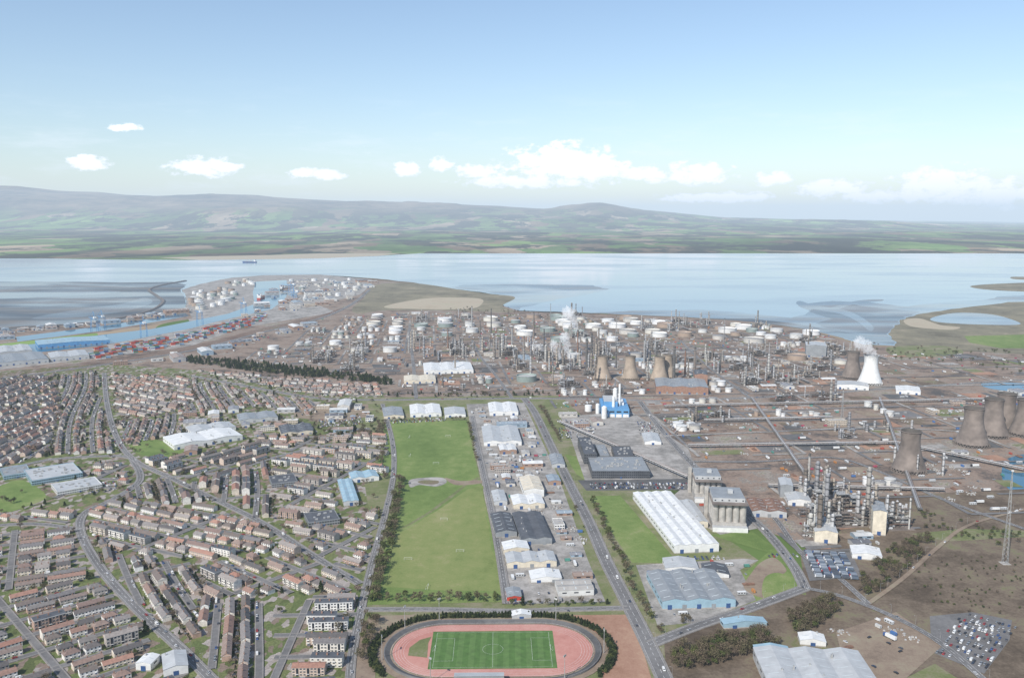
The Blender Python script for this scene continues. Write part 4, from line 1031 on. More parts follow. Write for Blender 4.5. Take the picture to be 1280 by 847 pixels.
# ------------------------------------------------------------------ port
def cstack(seed, nx, ny):
    q = random.Random(seed); b = MB(); mm = [M_red, M_dblue, M_orange, M_mgrey, M_green, M_rust, M_lgrey, M_red, M_blue, M_white]
    for i in range(nx):
        for j in range(ny):
            for k in range(q.randint(1, 4)): b.box(i*2.7-nx*1.35, j*12.6-ny*6.3, k*2.62, 2.42, 12.1, 2.58, q.choice(mm))
    return b.mesh('container_stack')
CST = [cstack(i, 8, 3) for i in range(6)]
P_ = PX([(85, 449), (130, 437), (240, 418), (300, 402), (335, 393), (330, 404), (240, 428), (180, 442), (100, 455)])
xs = [p.x for p in P_]; ys = [p.y for p in P_]
for k in range(400):
    x = R.uniform(min(xs), max(xs)); y = R.uniform(min(ys), max(ys))
    if inpoly(x, y, P_) and tryp(x, y, 24, 40, -.9): put('container_stack', R.choice(CST), x, y, -.9, .5)
def crane_mesh():
    b = MB()
    for x in (-8, 8):
        for y in (-7, 7): b.beam((x, y, 0), (x*.9, y*.8, 34), 1.4, M_blue)
        b.beam((x, -7, 12), (x, 7, 12), 1, M_blue)
    b.beam((-8, -6, 33), (8, -6, 33), 1, M_blue); b.beam((-8, 6, 33), (8, 6, 33), 1, M_blue)
    for x in (-2.5, 2.5): b.beam((x, -20, 34), (x, 42, 34), 1.3, M_blue)
    b.beam((0, 0, 34), (0, 2, 54), 1.3, M_blue); b.beam((0, 2, 54), (0, 40, 35), .6, M_blue); b.beam((0, 2, 54), (0, -18, 35), .6, M_blue); b.box(0, -12, 35, 7, 9, 5, M_white)
    return b.mesh('gantry_crane')
ME_cr = crane_mesh()
for (u, v_, a) in ((118, 413, .7), (128, 411, .7), (364, 366, 1.4), (368, 376, 1.4), (250, 404, .6), (305, 392, .6), (180, 420, .6)): p = G(u, v_); put('gantry_crane', ME_cr, p.x, p.y, a, 0, 1.2)
def ship_mesh(Ln, B_, hull, deckc):
    b = MB(); st = 14; secs = []
    for i in range(st+1):
        t = i/st; y = -Ln/2+Ln*t; k = 1 if t < .7 else math.sqrt(max(0, 1-((t-.7)/.3)**2)); k = max(k, .03); k *= min(1, .8+t*3)
        zt = 8+(2.5 if t > .85 else 0); w = B_/2*k
        secs.append([(-w*.8, y, -.5), (-w, y, 3), (-w, y, zt), (w, y, zt), (w, y, 3), (w*.8, y, -.5)])
    for i in range(st):
        a, c_ = secs[i], secs[i+1]
        for j in range(5): b.face([a[j], a[j+1], c_[j+1], c_[j]], deckc if j == 2 else hull)
    b.face(secs[0], hull)
    b.box(0, -Ln*.38, 8, B_*.8, Ln*.12, 12, M_white); b.box(0, -Ln*.36, 20, B_*1., Ln*.06, 3, M_white); b.box(0, -Ln*.33+.2, 20.8, B_*.8, .3, 1.2, M_glass)
    b.cyl(0, -Ln*.42, 20, 2.2, 6, M_dblue, 12); b.beam((0, Ln*.4, 8), (0, Ln*.4, 20), .8, M_white)
    for k in range(4): b.box(0, -Ln*.22+k*Ln*.14, 8.01, B_*.7, Ln*.11, 2, M_rust if k % 2 else M_mgrey)
    for k in (0, 2): b.beam((0, -Ln*.15+k*Ln*.14, 8), (0, -Ln*.15+k*Ln*.14, 24), 1, M_orange); b.beam((0, -Ln*.15+k*Ln*.14, 23), (0, -Ln*.02+k*Ln*.14, 26), .8, M_orange)
    for k in range(5): b.box(0, -Ln*.32+.3, 9.5+k*2.2, B_*.7, .3, .9, M_glass)
    return b.mesh('cargo_ship')
p = G(311, 372); put('cargo_ship', ship_mesh(130, 20, M_red, M_rust), p.x+70, p.y-40, .1)
p = G(312, 328); put('cargo_ship', ship_mesh(120, 19, M_dblue, M_rust), p.x, p.y, 1.5)
p = G(352, 362); put('cargo_ship', ship_mesh(90, 15, M_dsteel, M_mgrey), p.x, p.y, .2)
def tanks(poly, n_, lst, w_, s0=.7, s1=1.):
    P_ = PX(poly); xs = [p.x for p in P_]; ys = [p.y for p in P_]; c = 0; t = 0
    while c < n_ and t < 2500:
        t += 1; x = R.uniform(min(xs), max(xs)); y = R.uniform(min(ys), max(ys))
        if inpoly(x, y, P_) and tryp(x, y, w_, w_, 0): put('storage_tank', R.choice(lst), x, y, 0, 0, R.uniform(s0, s1)); c += 1
T0 = [tank_mesh(17, 15, bund=False), tank_mesh(13, 16, bund=False), tank_mesh(20, 14, bund=False)]
tanks([(236, 385), (240, 364), (285, 360), (300, 374), (262, 388)], 34, T0, 34, .8, 1.1)
tanks([(282, 354), (318, 349), (316, 357), (290, 358)], 10, T0, 40, .8, 1.1)
tanks([(362, 352), (440, 348), (455, 358), (430, 372), (372, 376)], 30, T0+TKs, 40, .8, 1.1)
def sheds(poly, n_, ang, s=1.):
    P_ = PX(poly); xs = [p.x for p in P_]; ys = [p.y for p in P_]; c = 0; t = 0
    while c < n_ and t < 1500:
        t += 1; x = R.uniform(min(xs), max(xs)); y = R.uniform(min(ys), max(ys))
        if not inpoly(x, y, P_): continue
        w_, d_, me = R.choice(SH+SF[:1]); aa = ang+R.choice((0, 1.571))
        if tryp(x, y, w_*s+3, d_*s+3, aa): put(me.name.split('.')[0], me, x, y, aa, 0, s); c += 1
def clut(poly, n_, ang):
    P_ = PX(poly); xs = [p.x for p in P_]; ys = [p.y for p in P_]
    for k in range(n_):
        x = R.uniform(min(xs), max(xs)); y = R.uniform(min(ys), max(ys))
        if inpoly(x, y, P_): clutter(x, y, ang+R.choice((0, 1.571)))
sheds([(360, 350), (470, 352), (440, 378), (350, 392), (300, 398)], 60, .4, 1.6)
sheds([(20, 416), (130, 406), (230, 392), (236, 386), (130, 403), (0, 413), (0, 430)], 40, .6, 1.5)
sheds([(-20, 470), (120, 452), (240, 432), (330, 412), (420, 394), (380, 410), (300, 430), (240, 450), (130, 458)], 60, .5, 1.3)
clut([(-20, 470), (240, 432), (420, 394), (380, 410), (300, 440), (130, 458)], 260, .5)

sheds([(586, 510), (650, 506), (690, 590), (720, 660), (745, 745), (640, 750), (615, 650), (600, 580)], 34, GA, .9)
clut([(586, 510), (650, 506), (690, 590), (725, 660), (752, 750), (636, 752), (612, 650), (597, 580)], 420, GA)
clut([(605, 570), (670, 568), (678, 600), (612, 602)], 160, GA)
sheds([(700, 520), (745, 520), (760, 545), (715, 548)], 5, GA)
sheds([(420, 506), (470, 506), (466, 540), (430, 560), (400, 540), (300, 520)], 16, GA)
sheds([(230, 520), (330, 510), (340, 545), (300, 560), (240, 570)], 10, .3)
clut([(800, 708), (940, 700), (945, 745), (830, 780)], 70, GA)
clut([(1045, 790), (1120, 768), (1170, 805), (1130, 845), (1065, 845)], 50, .5)
clut([(835, 625), (950, 625), (950, 662), (890, 668)], 60, GA)
carpark((738, 611), (878, 611), (736, 603), .85); carpark((1168, 816), (1232, 840), (1210, 768), .8); carpark((1172, 800), (1180, 812), (1200, 770), .4)
carpark((860, 700), (910, 698), (857, 694), .5); carpark((700, 548), (745, 547), (696, 525), .5); carpark((800, 545), (850, 543), (796, 528), .55)
carpark((925, 640), (945, 640), (918, 622), .6); carpark((640, 605), (672, 604), (634, 596), .7); carpark((480, 530), (560, 529), (479, 525), .6)
carpark((955, 697), (1000, 690), (950, 690), .4); carpark((830, 722), (836, 722), (828, 712), .7)
carpark((1230, 800), (1258, 790), (1238, 775), .6); carpark((400, 534), (455, 530), (398, 525), .6); carpark((110, 618), (150, 608), (104, 606), .6)

def mast(u, v_, h):
    p = G(u, v_); b = MB(); w = h*.035
    for k in range(4):
        a = k*math.pi/2; b.beam((w*math.cos(a), w*math.sin(a), 0), (.5*math.cos(a), .5*math.sin(a), h), .4, M_steel)
    for l_ in range(20):
        for k in range(4):
            a = k*math.pi/2; a2 = a+math.pi/2; r1_ = w+(.5-w)*l_/20; r2_ = w+(.5-w)*(l_+1)/20
            b.beam((r1_*math.cos(a), r1_*math.sin(a), h*l_/20), (r2_*math.cos(a2), r2_*math.sin(a2), h*(l_+1)/20), .22, M_steel, 3)
    b.box(0, 0, 0, w*2.6, w*2.6, .6, M_conc); b.box(0, 0, h, 2, 2, 1.5, M_white)
    put('lattice_mast', b.mesh('lattice_mast'), p.x, p.y)
mast(1256, 704, 105)

# ------------------------------------------------------------------ houses
def house_mesh(units, uw=6.2, dp=8, ev=5.2, rise=2.6, roofm=M_roof, storeys=2, hip=False, name='terraced_house'):
    b = MB(); w = units*uw; x0 = -w/2; y0 = -dp/2; o = .35
    for (p, q_) in (((x0, y0), (-x0, y0)), ((-x0, y0), (-x0, -y0)), ((-x0, -y0), (x0, -y0)), ((x0, -y0), (x0, y0))): b.face([(*p, 0), (*q_, 0), (*q_, ev), (*p, ev)], M_wall)
    rx = x0+(dp*.45 if hip else -o); ez = ev-.1
    E = [(x0-o, y0-o, ez), (-x0+o, y0-o, ez), (-x0+o, -y0+o, ez), (x0-o, -y0+o, ez)]; R1 = (rx, 0, ev+rise); R2 = (-rx, 0, ev+rise)
    b.face([E[0], E[1], R2, R1], roofm); b.face([E[2], E[3], R1, R2], roofm)
    if hip: b.face([E[1], E[2], R2], roofm); b.face([E[3], E[0], R1], roofm)
    else:
        b.face([(-x0, y0, ev), (-x0, -y0, ev), (-x0, 0, ev+rise-.1)], M_wall); b.face([(x0, -y0, ev), (x0, y0, ev), (x0, 0, ev+rise-.1)], M_wall)
    b.face(E[::-1], M_white)
    for k in range(0, units+1, 1 if units < 3 else 2):
        x = x0+k*uw; x = max(x0+.6, min(-x0-.6, x)); b.box(x, 0, ev+rise-.8, .9, .7, 1.9, M_brick); b.cyl(x, 0, ev+rise+1.1, .16, .5, M_rust, 6)
    sh = ev/storeys
    for u_ in range(units):
        cx = x0+(u_+.5)*uw
        for s_ in range(storeys):
            for dx in (-uw*.25, uw*.25):
                for sg in (-1, 1):
                    if s_ == 0 and dx > 0 and sg < 0:
                        b.box(cx+dx, y0-.04, 0, 1, .12, 2.1, M_dblue if u_ % 2 else M_timber); b.box(cx+dx, y0-.45, 2.2, 1.6, .9, .15, M_white); continue
                    b.box(cx+dx, sg*(dp/2+.02), s_*sh+.95, 1.6, .08, 1.25, M_white); b.box(cx+dx, sg*(dp/2+.05), s_*sh+1.05, 1.35, .08, 1.05, M_glass)
    if units == 1: b.box(-x0+1.6, 1, 0, 3.1, 5.5, 2.5, M_wall, M_dgrey)
    return b.mesh(name)
def flats_mesh(bays, st=3, roofm=M_roof, pitched=True):
    b = MB(); bw = 9.; w = bays*bw; dp = 9.5; h = 2.75*st; x0 = -w/2
    b.box(0, 0, 0, w, dp, h, M_wall)
    if pitched:
        e = .4; E = [(x0-e, -dp/2-e, h+.01), (-x0+e, -dp/2-e, h+.01), (-x0+e, dp/2+e, h+.01), (x0-e, dp/2+e, h+.01)]; R1 = (x0-e, 0, h+2.3); R2 = (-x0+e, 0, h+2.3)
        b.face([E[0], E[1], R2, R1], roofm); b.face([E[2], E[3], R1, R2], roofm); b.face([E[1], E[2], R2], M_wall); b.face([E[3], E[0], R1], M_wall)
    else: b.box(0, 0, h+.01, w+.6, dp+.6, .5, M_white, M_dgrey)
    for i in range(bays):
        cx = x0+(i+.5)*bw
        b.box(cx, -dp/2-.15, 0, 1.8, .3, h*.93, M_glass); b.box(cx, -dp/2-.5, 2.3, 2.4, 1, .2, M_white)
        for s_ in range(st):
            for dx in (-3, 3):
                b.box(cx+dx, -dp/2-.02, s_*2.75+.95, 2.2, .1, 1.35, M_white); b.box(cx+dx, -dp/2-.06, s_*2.75+1.05, 1.9, .1, 1.15, M_glass)
                b.box(cx+dx*.8, dp/2+.02, s_*2.75+.95, 2, .1, 1.3, M_white); b.box(cx+dx*.8, dp/2+.06, s_*2.75+1.05, 1.7, .1, 1.1, M_glass)
                if s_: b.box(cx+dx*.8, dp/2+.65, s_*2.75-.1, 2.6, 1.2, .15, M_conc); b.box(cx+dx*.8, dp/2+1.22, s_*2.75+.05, 2.6, .08, .95, M_white)
        b.box(cx, 0, h+(1.5 if pitched else .4), 1.2, .8, 2, M_brick)
    return b.mesh('apartment_block')
HT = {
 'det': (9, 9, 'detached_house', [house_mesh(1, 8.5, 8.5, 4.9, 2.8, M_roof, 2, True, 'detached_house'), house_mesh(1, 9, 8, 5, 2.6, M_roofr, 2, False, 'detached_house')]),
 'bung': (12, 9, 'bungalow', [house_mesh(1, 11, 8.5, 2.7, 2.7, M_roofr, 1, True, 'bungalow'), house_mesh(2, 6, 8.5, 2.7, 2.9, M_roof, 1, True, 'bungalow')]),
 'semi': (14, 9, 'semi_detached_house', [house_mesh(2, 6.8, 8.2, 5.1, 2.7, M_roof, 2, False, 'semi_detached_house'), house_mesh(2, 6.6, 8, 5.1, 2.9, M_roofr, 2, True, 'semi_detached_house'), house_mesh(2, 6.4, 8.4, 5.1, 2.8, M_roof, 2, True, 'semi_detached_house')]),
 't4': (25, 8, 'terraced_house', [house_mesh(4, 6.1, 8, 5.1, 2.4, M_roof), house_mesh(4, 6.1, 7.8, 5.1, 2.6, M_roofr), house_mesh(4, 6, 7.6, 5.3, 2.2, M_roof)]),
 't6': (37, 8, 'terraced_house', [house_mesh(6, 6, 7.8, 5.1, 2.3, M_roof), house_mesh(6, 6, 8, 5.2, 2.3, M_roofr), house_mesh(6, 5.9, 7.6, 5.2, 2.2, M_roof)]),
 'f3': (27.5, 10, 'apartment_block', [flats_mesh(3), flats_mesh(3, 3, M_roofr), flats_mesh(3, 3, M_roof, False)]),
 'f4': (36.5, 10, 'apartment_block', [flats_mesh(4), flats_mesh(4, 3, M_roof, False)]),
}
FEN = {}
def fence_mesh(w, n_, dp=11):
    key = (round(w), n_, round(dp))
    if key in FEN: return FEN[key]
    b = MB()
    for i in range(n_+1): b.box(-w/2+w*i/n_, dp/2, 0, .1, dp-.2, 1.6, M_timber if i % 2 else M_hedge)
    b.box(0, dp, 0, w+.3, .12, 1.7, M_timber); FEN[key] = b.mesh('garden_fence'); return FEN[key]
b = MB(); b.box(0, 0, 0, 2.4, 3, 1.9, M_timber); b.face([(-1.4, -1.6, 1.88), (1.4, -1.6, 1.88), (1.4, 0, 2.6), (-1.4, 0, 2.6)], M_dgrey); b.face([(1.4, 1.6, 1.88), (-1.4, 1.6, 1.88), (-1.4, 0, 2.6), (1.4, 0, 2.6)], M_dgrey); b.box(.3, -1.52, 0, .8, .08, 1.7, M_white)
ME_shed = b.mesh('garden_shed')
hm = []
for s_ in range(3):
    q = random.Random(s_); b = MB()
    for i in range(14):
        x = -5.5+i*.85; b.box(x, q.uniform(-.15, .15), 0, 1., q.uniform(.9, 1.5), q.uniform(1.2, 2.), M_hedge, ang=q.uniform(-.3, .3), taper=q.uniform(.6, .85))
    for i in range(120):
        p = Vector((q.uniform(-6, 6), q.gauss(0, .45), q.uniform(.3, 2))); u_ = Vector((q.gauss(0, 1), q.gauss(0, 1), q.gauss(0, 1))).normalized()*.25; w_ = u_.orthogonal(); b.face([p-u_, p+w_, p+u_, p-w_], M_needle)
    hm.append(b.mesh('garden_hedge'))
GT = []
def district(poly, adeg, S, types, amp=5, lam=110, gaps=(2, 8), treep=1., cars=.35):
    a = math.radians(adeg); P_ = PX(poly); c, s_ = math.cos(a), math.sin(a)
    loc = [(p.x*c+p.y*s_, -p.x*s_+p.y*c) for p in P_]
    x0, x1 = min(p[0] for p in loc), max(p[0] for p in loc); y0, y1 = min(p[1] for p in loc), max(p[1] for p in loc)
    ph = R.uniform(0, 6)
    def C(k, t, off=0):
        x = k+amp*math.sin(t/lam+ph+k*.002); dx = amp/lam*math.cos(t/lam+ph+k*.002)
        th = math.atan(dx); xx = x+off*math.cos(th); yy = t-off*math.sin(th)
        return Vector((xx*c-yy*s_, xx*s_+yy*c)), a-th, xx, yy
    k = x0+S*.5
    while k < x1:
        run = []; t = y0
        while t <= y1+12:
            _, _, lx, ly = C(k, t)
            if inpoly(lx, ly, loc) and t <= y1: run.append(t)
            else:
                if len(run) > 4: road([C(k, tt)[0] for tt in run], 5, 'street', 1.2, True, False, world=True, k=1)
                run = []
            t += 10
        k += S
    tm = y0+(y1-y0)*R.uniform(.4, .6); run = []
    for i in range(int((x1-x0)/8)+2):
        xx = x0+i*8
        if inpoly(xx, tm, loc): run.append(Vector((xx*c-tm*s_, xx*s_+tm*c)))
        else:
            if len(run) > 8: road(run, 5, 'street', 1.2, True, False, world=True, k=1)
            run = []
    k = x0+S*.5
    while k < x1:
        for sd in (-1, 1):
            t = y0+R.uniform(0, 10); sb = R.choice((3.6, 4.2, 5)); ty = None
            while t < y1:
                if R.random() < .04: t += R.uniform(10, 26); continue
                if ty is None or R.random() < .5: ty = R.choices([q_[0] for q_ in types], [q_[1] for q_ in types])[0]
                Lh, Dh, nm, mes = HT[ty]
                off = sd*(4+sb+R.uniform(-.3, .7)+Dh/2); p, th, lx, ly = C(k, t+Lh/2, off)
                if inpoly(lx, ly, loc) and tryp(p.x, p.y, Dh, Lh-.5, th):
                    ang = (th+math.pi/2) if sd > 0 else (th-math.pi/2)
                    ang += R.uniform(-.05, .05)
                    fd = Vector((-math.sin(ang), math.cos(ang))); cs, _, _, _ = C(k, t+Lh/2, 0)
                    if (p-cs).dot(fd) < 0: ang += math.pi; fd = -fd
                    put(nm, R.choice(mes), p.x, p.y, ang, 0, (1, R.uniform(.94, 1.08), R.uniform(.92, 1.1)))
                    n_ = {'det': 1, 'bung': 1, 'semi': 2, 't4': 4, 't6': 6, 'f3': 1, 'f4': 1}[ty]
                    f_ = p+fd*(Dh/2+.1); gd = S/2-(4+sb+Dh)-.4
                    if not ty.startswith('f') and R.random() < .8 and gd > 2: put('garden_fence', fence_mesh(Lh-1 if ty != 'det' else 9, n_, gd), f_.x, f_.y, ang, .3)
                    sx = Vector((math.cos(ang), math.sin(ang)))
                    for j in range(n_):
                        if R.random() < .4:
                            g_ = f_+fd*R.uniform(2.5, max(3, gd-1.5))+sx*R.uniform(-Lh/2, Lh/2); put('garden_shed', ME_shed, g_.x, g_.y, ang, .3, R.uniform(.8, 1.3))
                    for j in range(3):
                        if R.random() < treep*.6:
                            g_ = f_+fd*R.uniform(3, 8)+sx*R.uniform(-Lh/2, Lh/2); GT.append((g_.x, g_.y, R.choice(('bare', 'bare', 'leaf', 'con')), R.uniform(.5, .95)))
                    if R.random() < .4:
                        g_ = p-fd*(Dh/2+2.5)+sx*R.uniform(-Lh/2, Lh/2); put('garden_hedge', R.choice(hm), g_.x, g_.y, ang, .3, .7)
                    t += Lh+R.uniform(*gaps)
                    for j in range(int(Lh/5.5)):
                        if R.random() < cars: pc, th2, _, _ = C(k, t-Lh+j*5.5, sd*1.8); car(pc.x, pc.y, th2+R.choice((0, math.pi)), RZ[0]+.02)
                else: t += 3; ty = None
        k += S
district([(-120, 486), (0, 473), (70, 469), (75, 520), (60, 568), (0, 582), (-120, 600)], 4, 38, [('bung', .5), ('semi', 1), ('t4', .6)], 10, 120)
district([(75, 469), (124, 466), (126, 505), (134, 545), (150, 566), (65, 568), (78, 520)], 24, 37, [('bung', .4), ('semi', 1), ('t4', .9)], 6, 120)
district([(140, 468), (235, 474), (240, 500), (200, 520), (144, 520)], 55, 38, [('semi', 1), ('bung', .6), ('t4', .6)], 8, 100)
district([(240, 476), (320, 490), (395, 502), (392, 520), (330, 508), (232, 522), (230, 540), (190, 548), (160, 560), (144, 526), (204, 524), (244, 500)], 22, 38, [('semi', 1), ('bung', .6), ('t4', .6)], 8, 100)
district([(235, 462), (300, 468), (470, 482), (476, 496), (400, 494), (330, 482)], 80, 38, [('semi', 1), ('bung', .5)], 5, 100)
district([(172, 578), (215, 602), (260, 624), (240, 632), (180, 625), (150, 625), (180, 600)], 25, 42, [('t4', 1), ('f3', .4)])
district([(225, 600), (285, 593), (345, 577), (330, 560), (300, 556), (240, 574), (200, 572), (178, 572)], -30, 44, [('f3', 1), ('t6', .6), ('t4', .5)], 5)
district([(345, 525), (400, 545), (480, 545), (482, 558), (420, 552), (350, 567), (310, 556), (320, 540)], 75, 42, [('semi', 1), ('t4', 1), ('f3', .3)], 5)
district([(218, 604), (285, 596), (330, 584), (350, 640), (330, 652)], 17, 43, [('f3', 1.2), ('t6', .8), ('t4', .8), ('f4', .5)], 6)
district([(335, 582), (350, 576), (420, 560), (478, 566), (478, 594), (430, 596), (400, 640), (378, 648), (380, 680), (356, 660), (354, 640)], 70, 43, [('f3', 1.2), ('t6', .6), ('t4', .8), ('f4', .5)], 6)
district([(120, 640), (150, 630), (210, 628), (260, 630), (325, 658), (340, 688), (240, 698), (150, 690), (108, 664)], 62, 40, [('t4', 1), ('semi', .8), ('t6', .3), ('f3', .25), ('det', .3)], 6)
district([(112, 672), (150, 694), (240, 702), (246, 750), (240, 812), (228, 804), (172, 752), (130, 705)], 34, 40, [('t4', 1), ('t6', .4), ('semi', .9), ('f3', .2)], 6)
district([(346, 668), (400, 705), (448, 734), (446, 742), (330, 742), (300, 744), (255, 747), (248, 704), (342, 693)], 48, 41, [('t4', 1), ('f3', .8), ('semi', .5)], 6)
district([(250, 752), (326, 750), (328, 850), (292, 872), (246, 822)], 14, 39, [('t6', .7), ('t4', 1), ('f3', .5), ('semi', .3)], 5)
district([(385, 690), (378, 662), (428, 658), (455, 640), (480, 620), (476, 650), (458, 700), (452, 722)], 62, 40, [('f3', 1), ('semi', .6), ('t4', .6)], 6)
district([(334, 748), (450, 745), (444, 790), (434, 820), (430, 870), (330, 870)], 92, 40, [('f4', 1.4), ('f3', .6)], 3, 120, gaps=(5, 12))
district([(-120, 668), (40, 662), (96, 668), (118, 712), (60, 735), (-120, 745)], -62, 38, [('t4', .9), ('semi', .9), ('t6', .3)], 6, 90)
district([(-120, 750), (60, 740), (122, 716), (160, 762), (215, 812), (270, 870), (-20, 905), (-120, 880)], -46, 39, [('t4', .9), ('semi', .8), ('t6', .3), ('f3', .2)], 7, 90)
district([(-120, 612), (-30, 640), (30, 642), (95, 640), (92, 655), (40, 650), (-120, 655)], 75, 38, [('semi', 1), ('t4', .6)], 4)
district([(60, 625), (150, 612), (168, 600), (160, 582), (140, 576), (112, 578), (118, 600)], 80, 38, [('semi', 1), ('t4', .6)], 4)
for g_ in GT: tree(*g_)

# ------------------------------------------------------------------ vegetation
treeline([(694, 575), (715, 615), (740, 670), (768, 735), (780, 760)], 8, ['bare', 'bare', 'leaf'], 1.1, 4, 2)
treeline([(676, 510), (700, 552)], 9, ['bare'], .9, 2)
treeline([(740, 625), (770, 690), (800, 750), (815, 785)], 9, ['bare', 'bare', 'leaf'], .9, 3)
treeline([(496, 600), (488, 650), (470, 720), (458, 754)], 8, ['bare', 'leaf'], 1.1, 3, 2)
treeline([(474, 530), (470, 590), (480, 600)], 9, ['bare'], .9, 2, 2)
treeline([(478, 527), (583, 525)], 9, ['bare', 'leaf'], .8, 2)
treeline([(586, 530), (600, 590), (614, 650), (630, 750)], 7, ['bare', 'leaf', 'bare'], .8, 1.5)
treeline([(462, 752), (630, 752)], 8, ['bare', 'leaf'], .8, 2, 2)
treeline([(640, 757), (760, 755)], 8, ['bare', 'leaf', 'con'], .9, 2)
wood([(448, 770), (476, 768), (470, 800), (460, 850), (442, 850)], 60, ['bare', 'leaf', 'bare'], .9)
wood([(990, 770), (1040, 745), (1062, 752), (1030, 780), (1000, 800), (900, 830), (840, 840), (838, 815), (900, 795), (960, 778)], 480, ['bare', 'bare', 'bare', 'leaf'], .9)
wood([(1100, 700), (1120, 680), (1170, 668), (1160, 690), (1110, 740), (1070, 745), (1060, 730)], 220, ['bare', 'bare', 'leaf'], .8)
wood([(1150, 640), (1280, 670), (1280, 690), (1140, 660)], 60, ['bare', 'leaf'], .6)
wood([(1095, 700), (1280, 690), (1290, 770), (1170, 765)], 120, ['bare', 'leaf'], .35)
wood([(235, 447), (330, 455), (420, 465), (488, 474), (492, 482), (440, 477), (330, 466), (236, 454)], 600, ['con', 'con', 'leaf', 'con'], 1.1)
wood([(820, 785), (860, 772), (870, 778), (828, 800)], 30, ['bare'], .7)
wood([(310, 545), (400, 540), (470, 535), (475, 545), (400, 555), (345, 560)], 110, ['con', 'bare', 'leaf', 'bare'], 1.)
wood([(235, 485), (300, 486), (330, 500), (250, 512)], 110, ['con', 'bare', 'bare'], 1.)
wood([(-40, 470), (400, 470), (480, 500), (470, 740), (440, 840), (-40, 870)], 1300, ['bare', 'bare', 'leaf', 'con'], .75)
wood([(560, 385), (635, 385), (720, 400), (560, 395)], 40, ['bare'], .9)
wood([(1080, 430), (1280, 440), (1280, 470), (1100, 450)], 90, ['bare', 'leaf'], .9)
wood([(480, 492), (700, 490), (700, 496), (480, 497)], 80, ['con', 'bare', 'leaf'], .8)
wood([(705, 600), (735, 650), (765, 710), (755, 720), (720, 640)], 90, ['bare', 'leaf'], .6)
for r_ in (61.5, 64, 66.5):
    A = ring_pts(r_, n=20)
    for i in range(len(A)):
        a, c_ = A[i], A[(i+1) % len(A)]; d = (c_-a).length; k = max(1, int(d/2.8))
        for j in range(k):
            p = a.lerp(c_, j/k)
            if p.y < SC.y-30 and abs(p.x-SC.x) < 90: continue
            put('hedge_tree', R.choice(T_con+T_leaf[:1]), p.x+R.uniform(-.8, .8), p.y+R.uniform(-.8, .8), R.uniform(0, 6), .2, (R.uniform(.5, .75),)*2+(R.uniform(.36, .5),))

b = MB(); b.cyl(0, 0, 0, .12, 9, M_steel, 6, .07); b.beam((0, 0, 9), (1.8, 0, 9.4), .1, M_steel); b.box(2, 0, 9.35, .8, .3, .15, M_lgrey)
ME_lamp = b.mesh('street_lamp')
for (P_, z_, w_) in MAINR[:9]:
    tot = 0
    for i in range(len(P_)-1):
        d = P_[i+1]-P_[i]; Ls = d.length; dn = d/Ls; nn = Vector((-dn.y, dn.x)); ang = math.atan2(-d.x, d.y); t = 0
        if P_[i].y > 2600: continue
        while t < Ls:
            if R.random() < .22:
                sd = R.choice((-1, 1)); p = P_[i]+dn*t+nn*sd*w_*.22
                car(p.x, p.y, ang+(0 if sd > 0 else math.pi), z_+.02, False)
            if int(tot/14) % 3 == 0:
                p = P_[i]+dn*t+nn*(w_/2+.8); put('street_lamp', ME_lamp, p.x, p.y, ang, z_)
            t += 14; tot += 14

# ------------------------------------------------------------------ steam
mS = bpy.data.materials.new('steam'); mS.use_nodes = True; n = mS.node_tree; n.nodes.clear()
o = N(n, 'ShaderNodeOutputMaterial'); vs = N(n, 'ShaderNodeVolumePrincipled'); vs.inputs['Color'].default_value = (1, 1, 1, 1); vs.inputs['Density'].default_value = .055
vs.inputs['Emission Strength'].default_value = .022; vs.inputs['Emission Color'].default_value = (.95, .97, 1, 1)  # slight glow of its own, added to brighten the steam
L(n, vs.outputs[0], o.inputs['Volume'])
def plume(u, v_, h0, h1, r0, r1, drift, nb=9, seed=1):
    p = G(u, v_); q = random.Random(seed); bm = bmesh.new()
    for i in range(nb):
        t = i/(nb-1); c_ = Vector((drift*t**1.3+q.uniform(-1, 1)*r1*.3*t, q.uniform(-1, 1)*r1*.3*t, h0+(h1-h0)*t)); r_ = (r0+(r1-r0)*t)*q.uniform(.7, 1.1)
        bmesh_ret = bmesh.ops.create_icosphere(bm, subdivisions=3, radius=r_)
        for vv in bmesh_ret['verts']:
            nn = vv.co.normalized(); k = mn.fractal(vv.co*(2.6/r_)+Vector((i*7, 0, seed)), .8, 2, 5); vv.co = nn*r_*(1+.75*k)+c_
    me = bpy.data.meshes.new('steam_plume'); bm.to_mesh(me); bm.free(); me.materials.append(mS); put('steam_plume', me, p.x, p.y+15)
plume(1093, 482, 66, 98, 9, 15, -30, 8, 2)
plume(722, 444, 70, 115, 5, 16, -25, 9, 3)
plume(712, 455, 12, 70, 5, 13, -16, 9, 4)
plume(700, 456, 10, 50, 5, 10, -14, 7, 5)

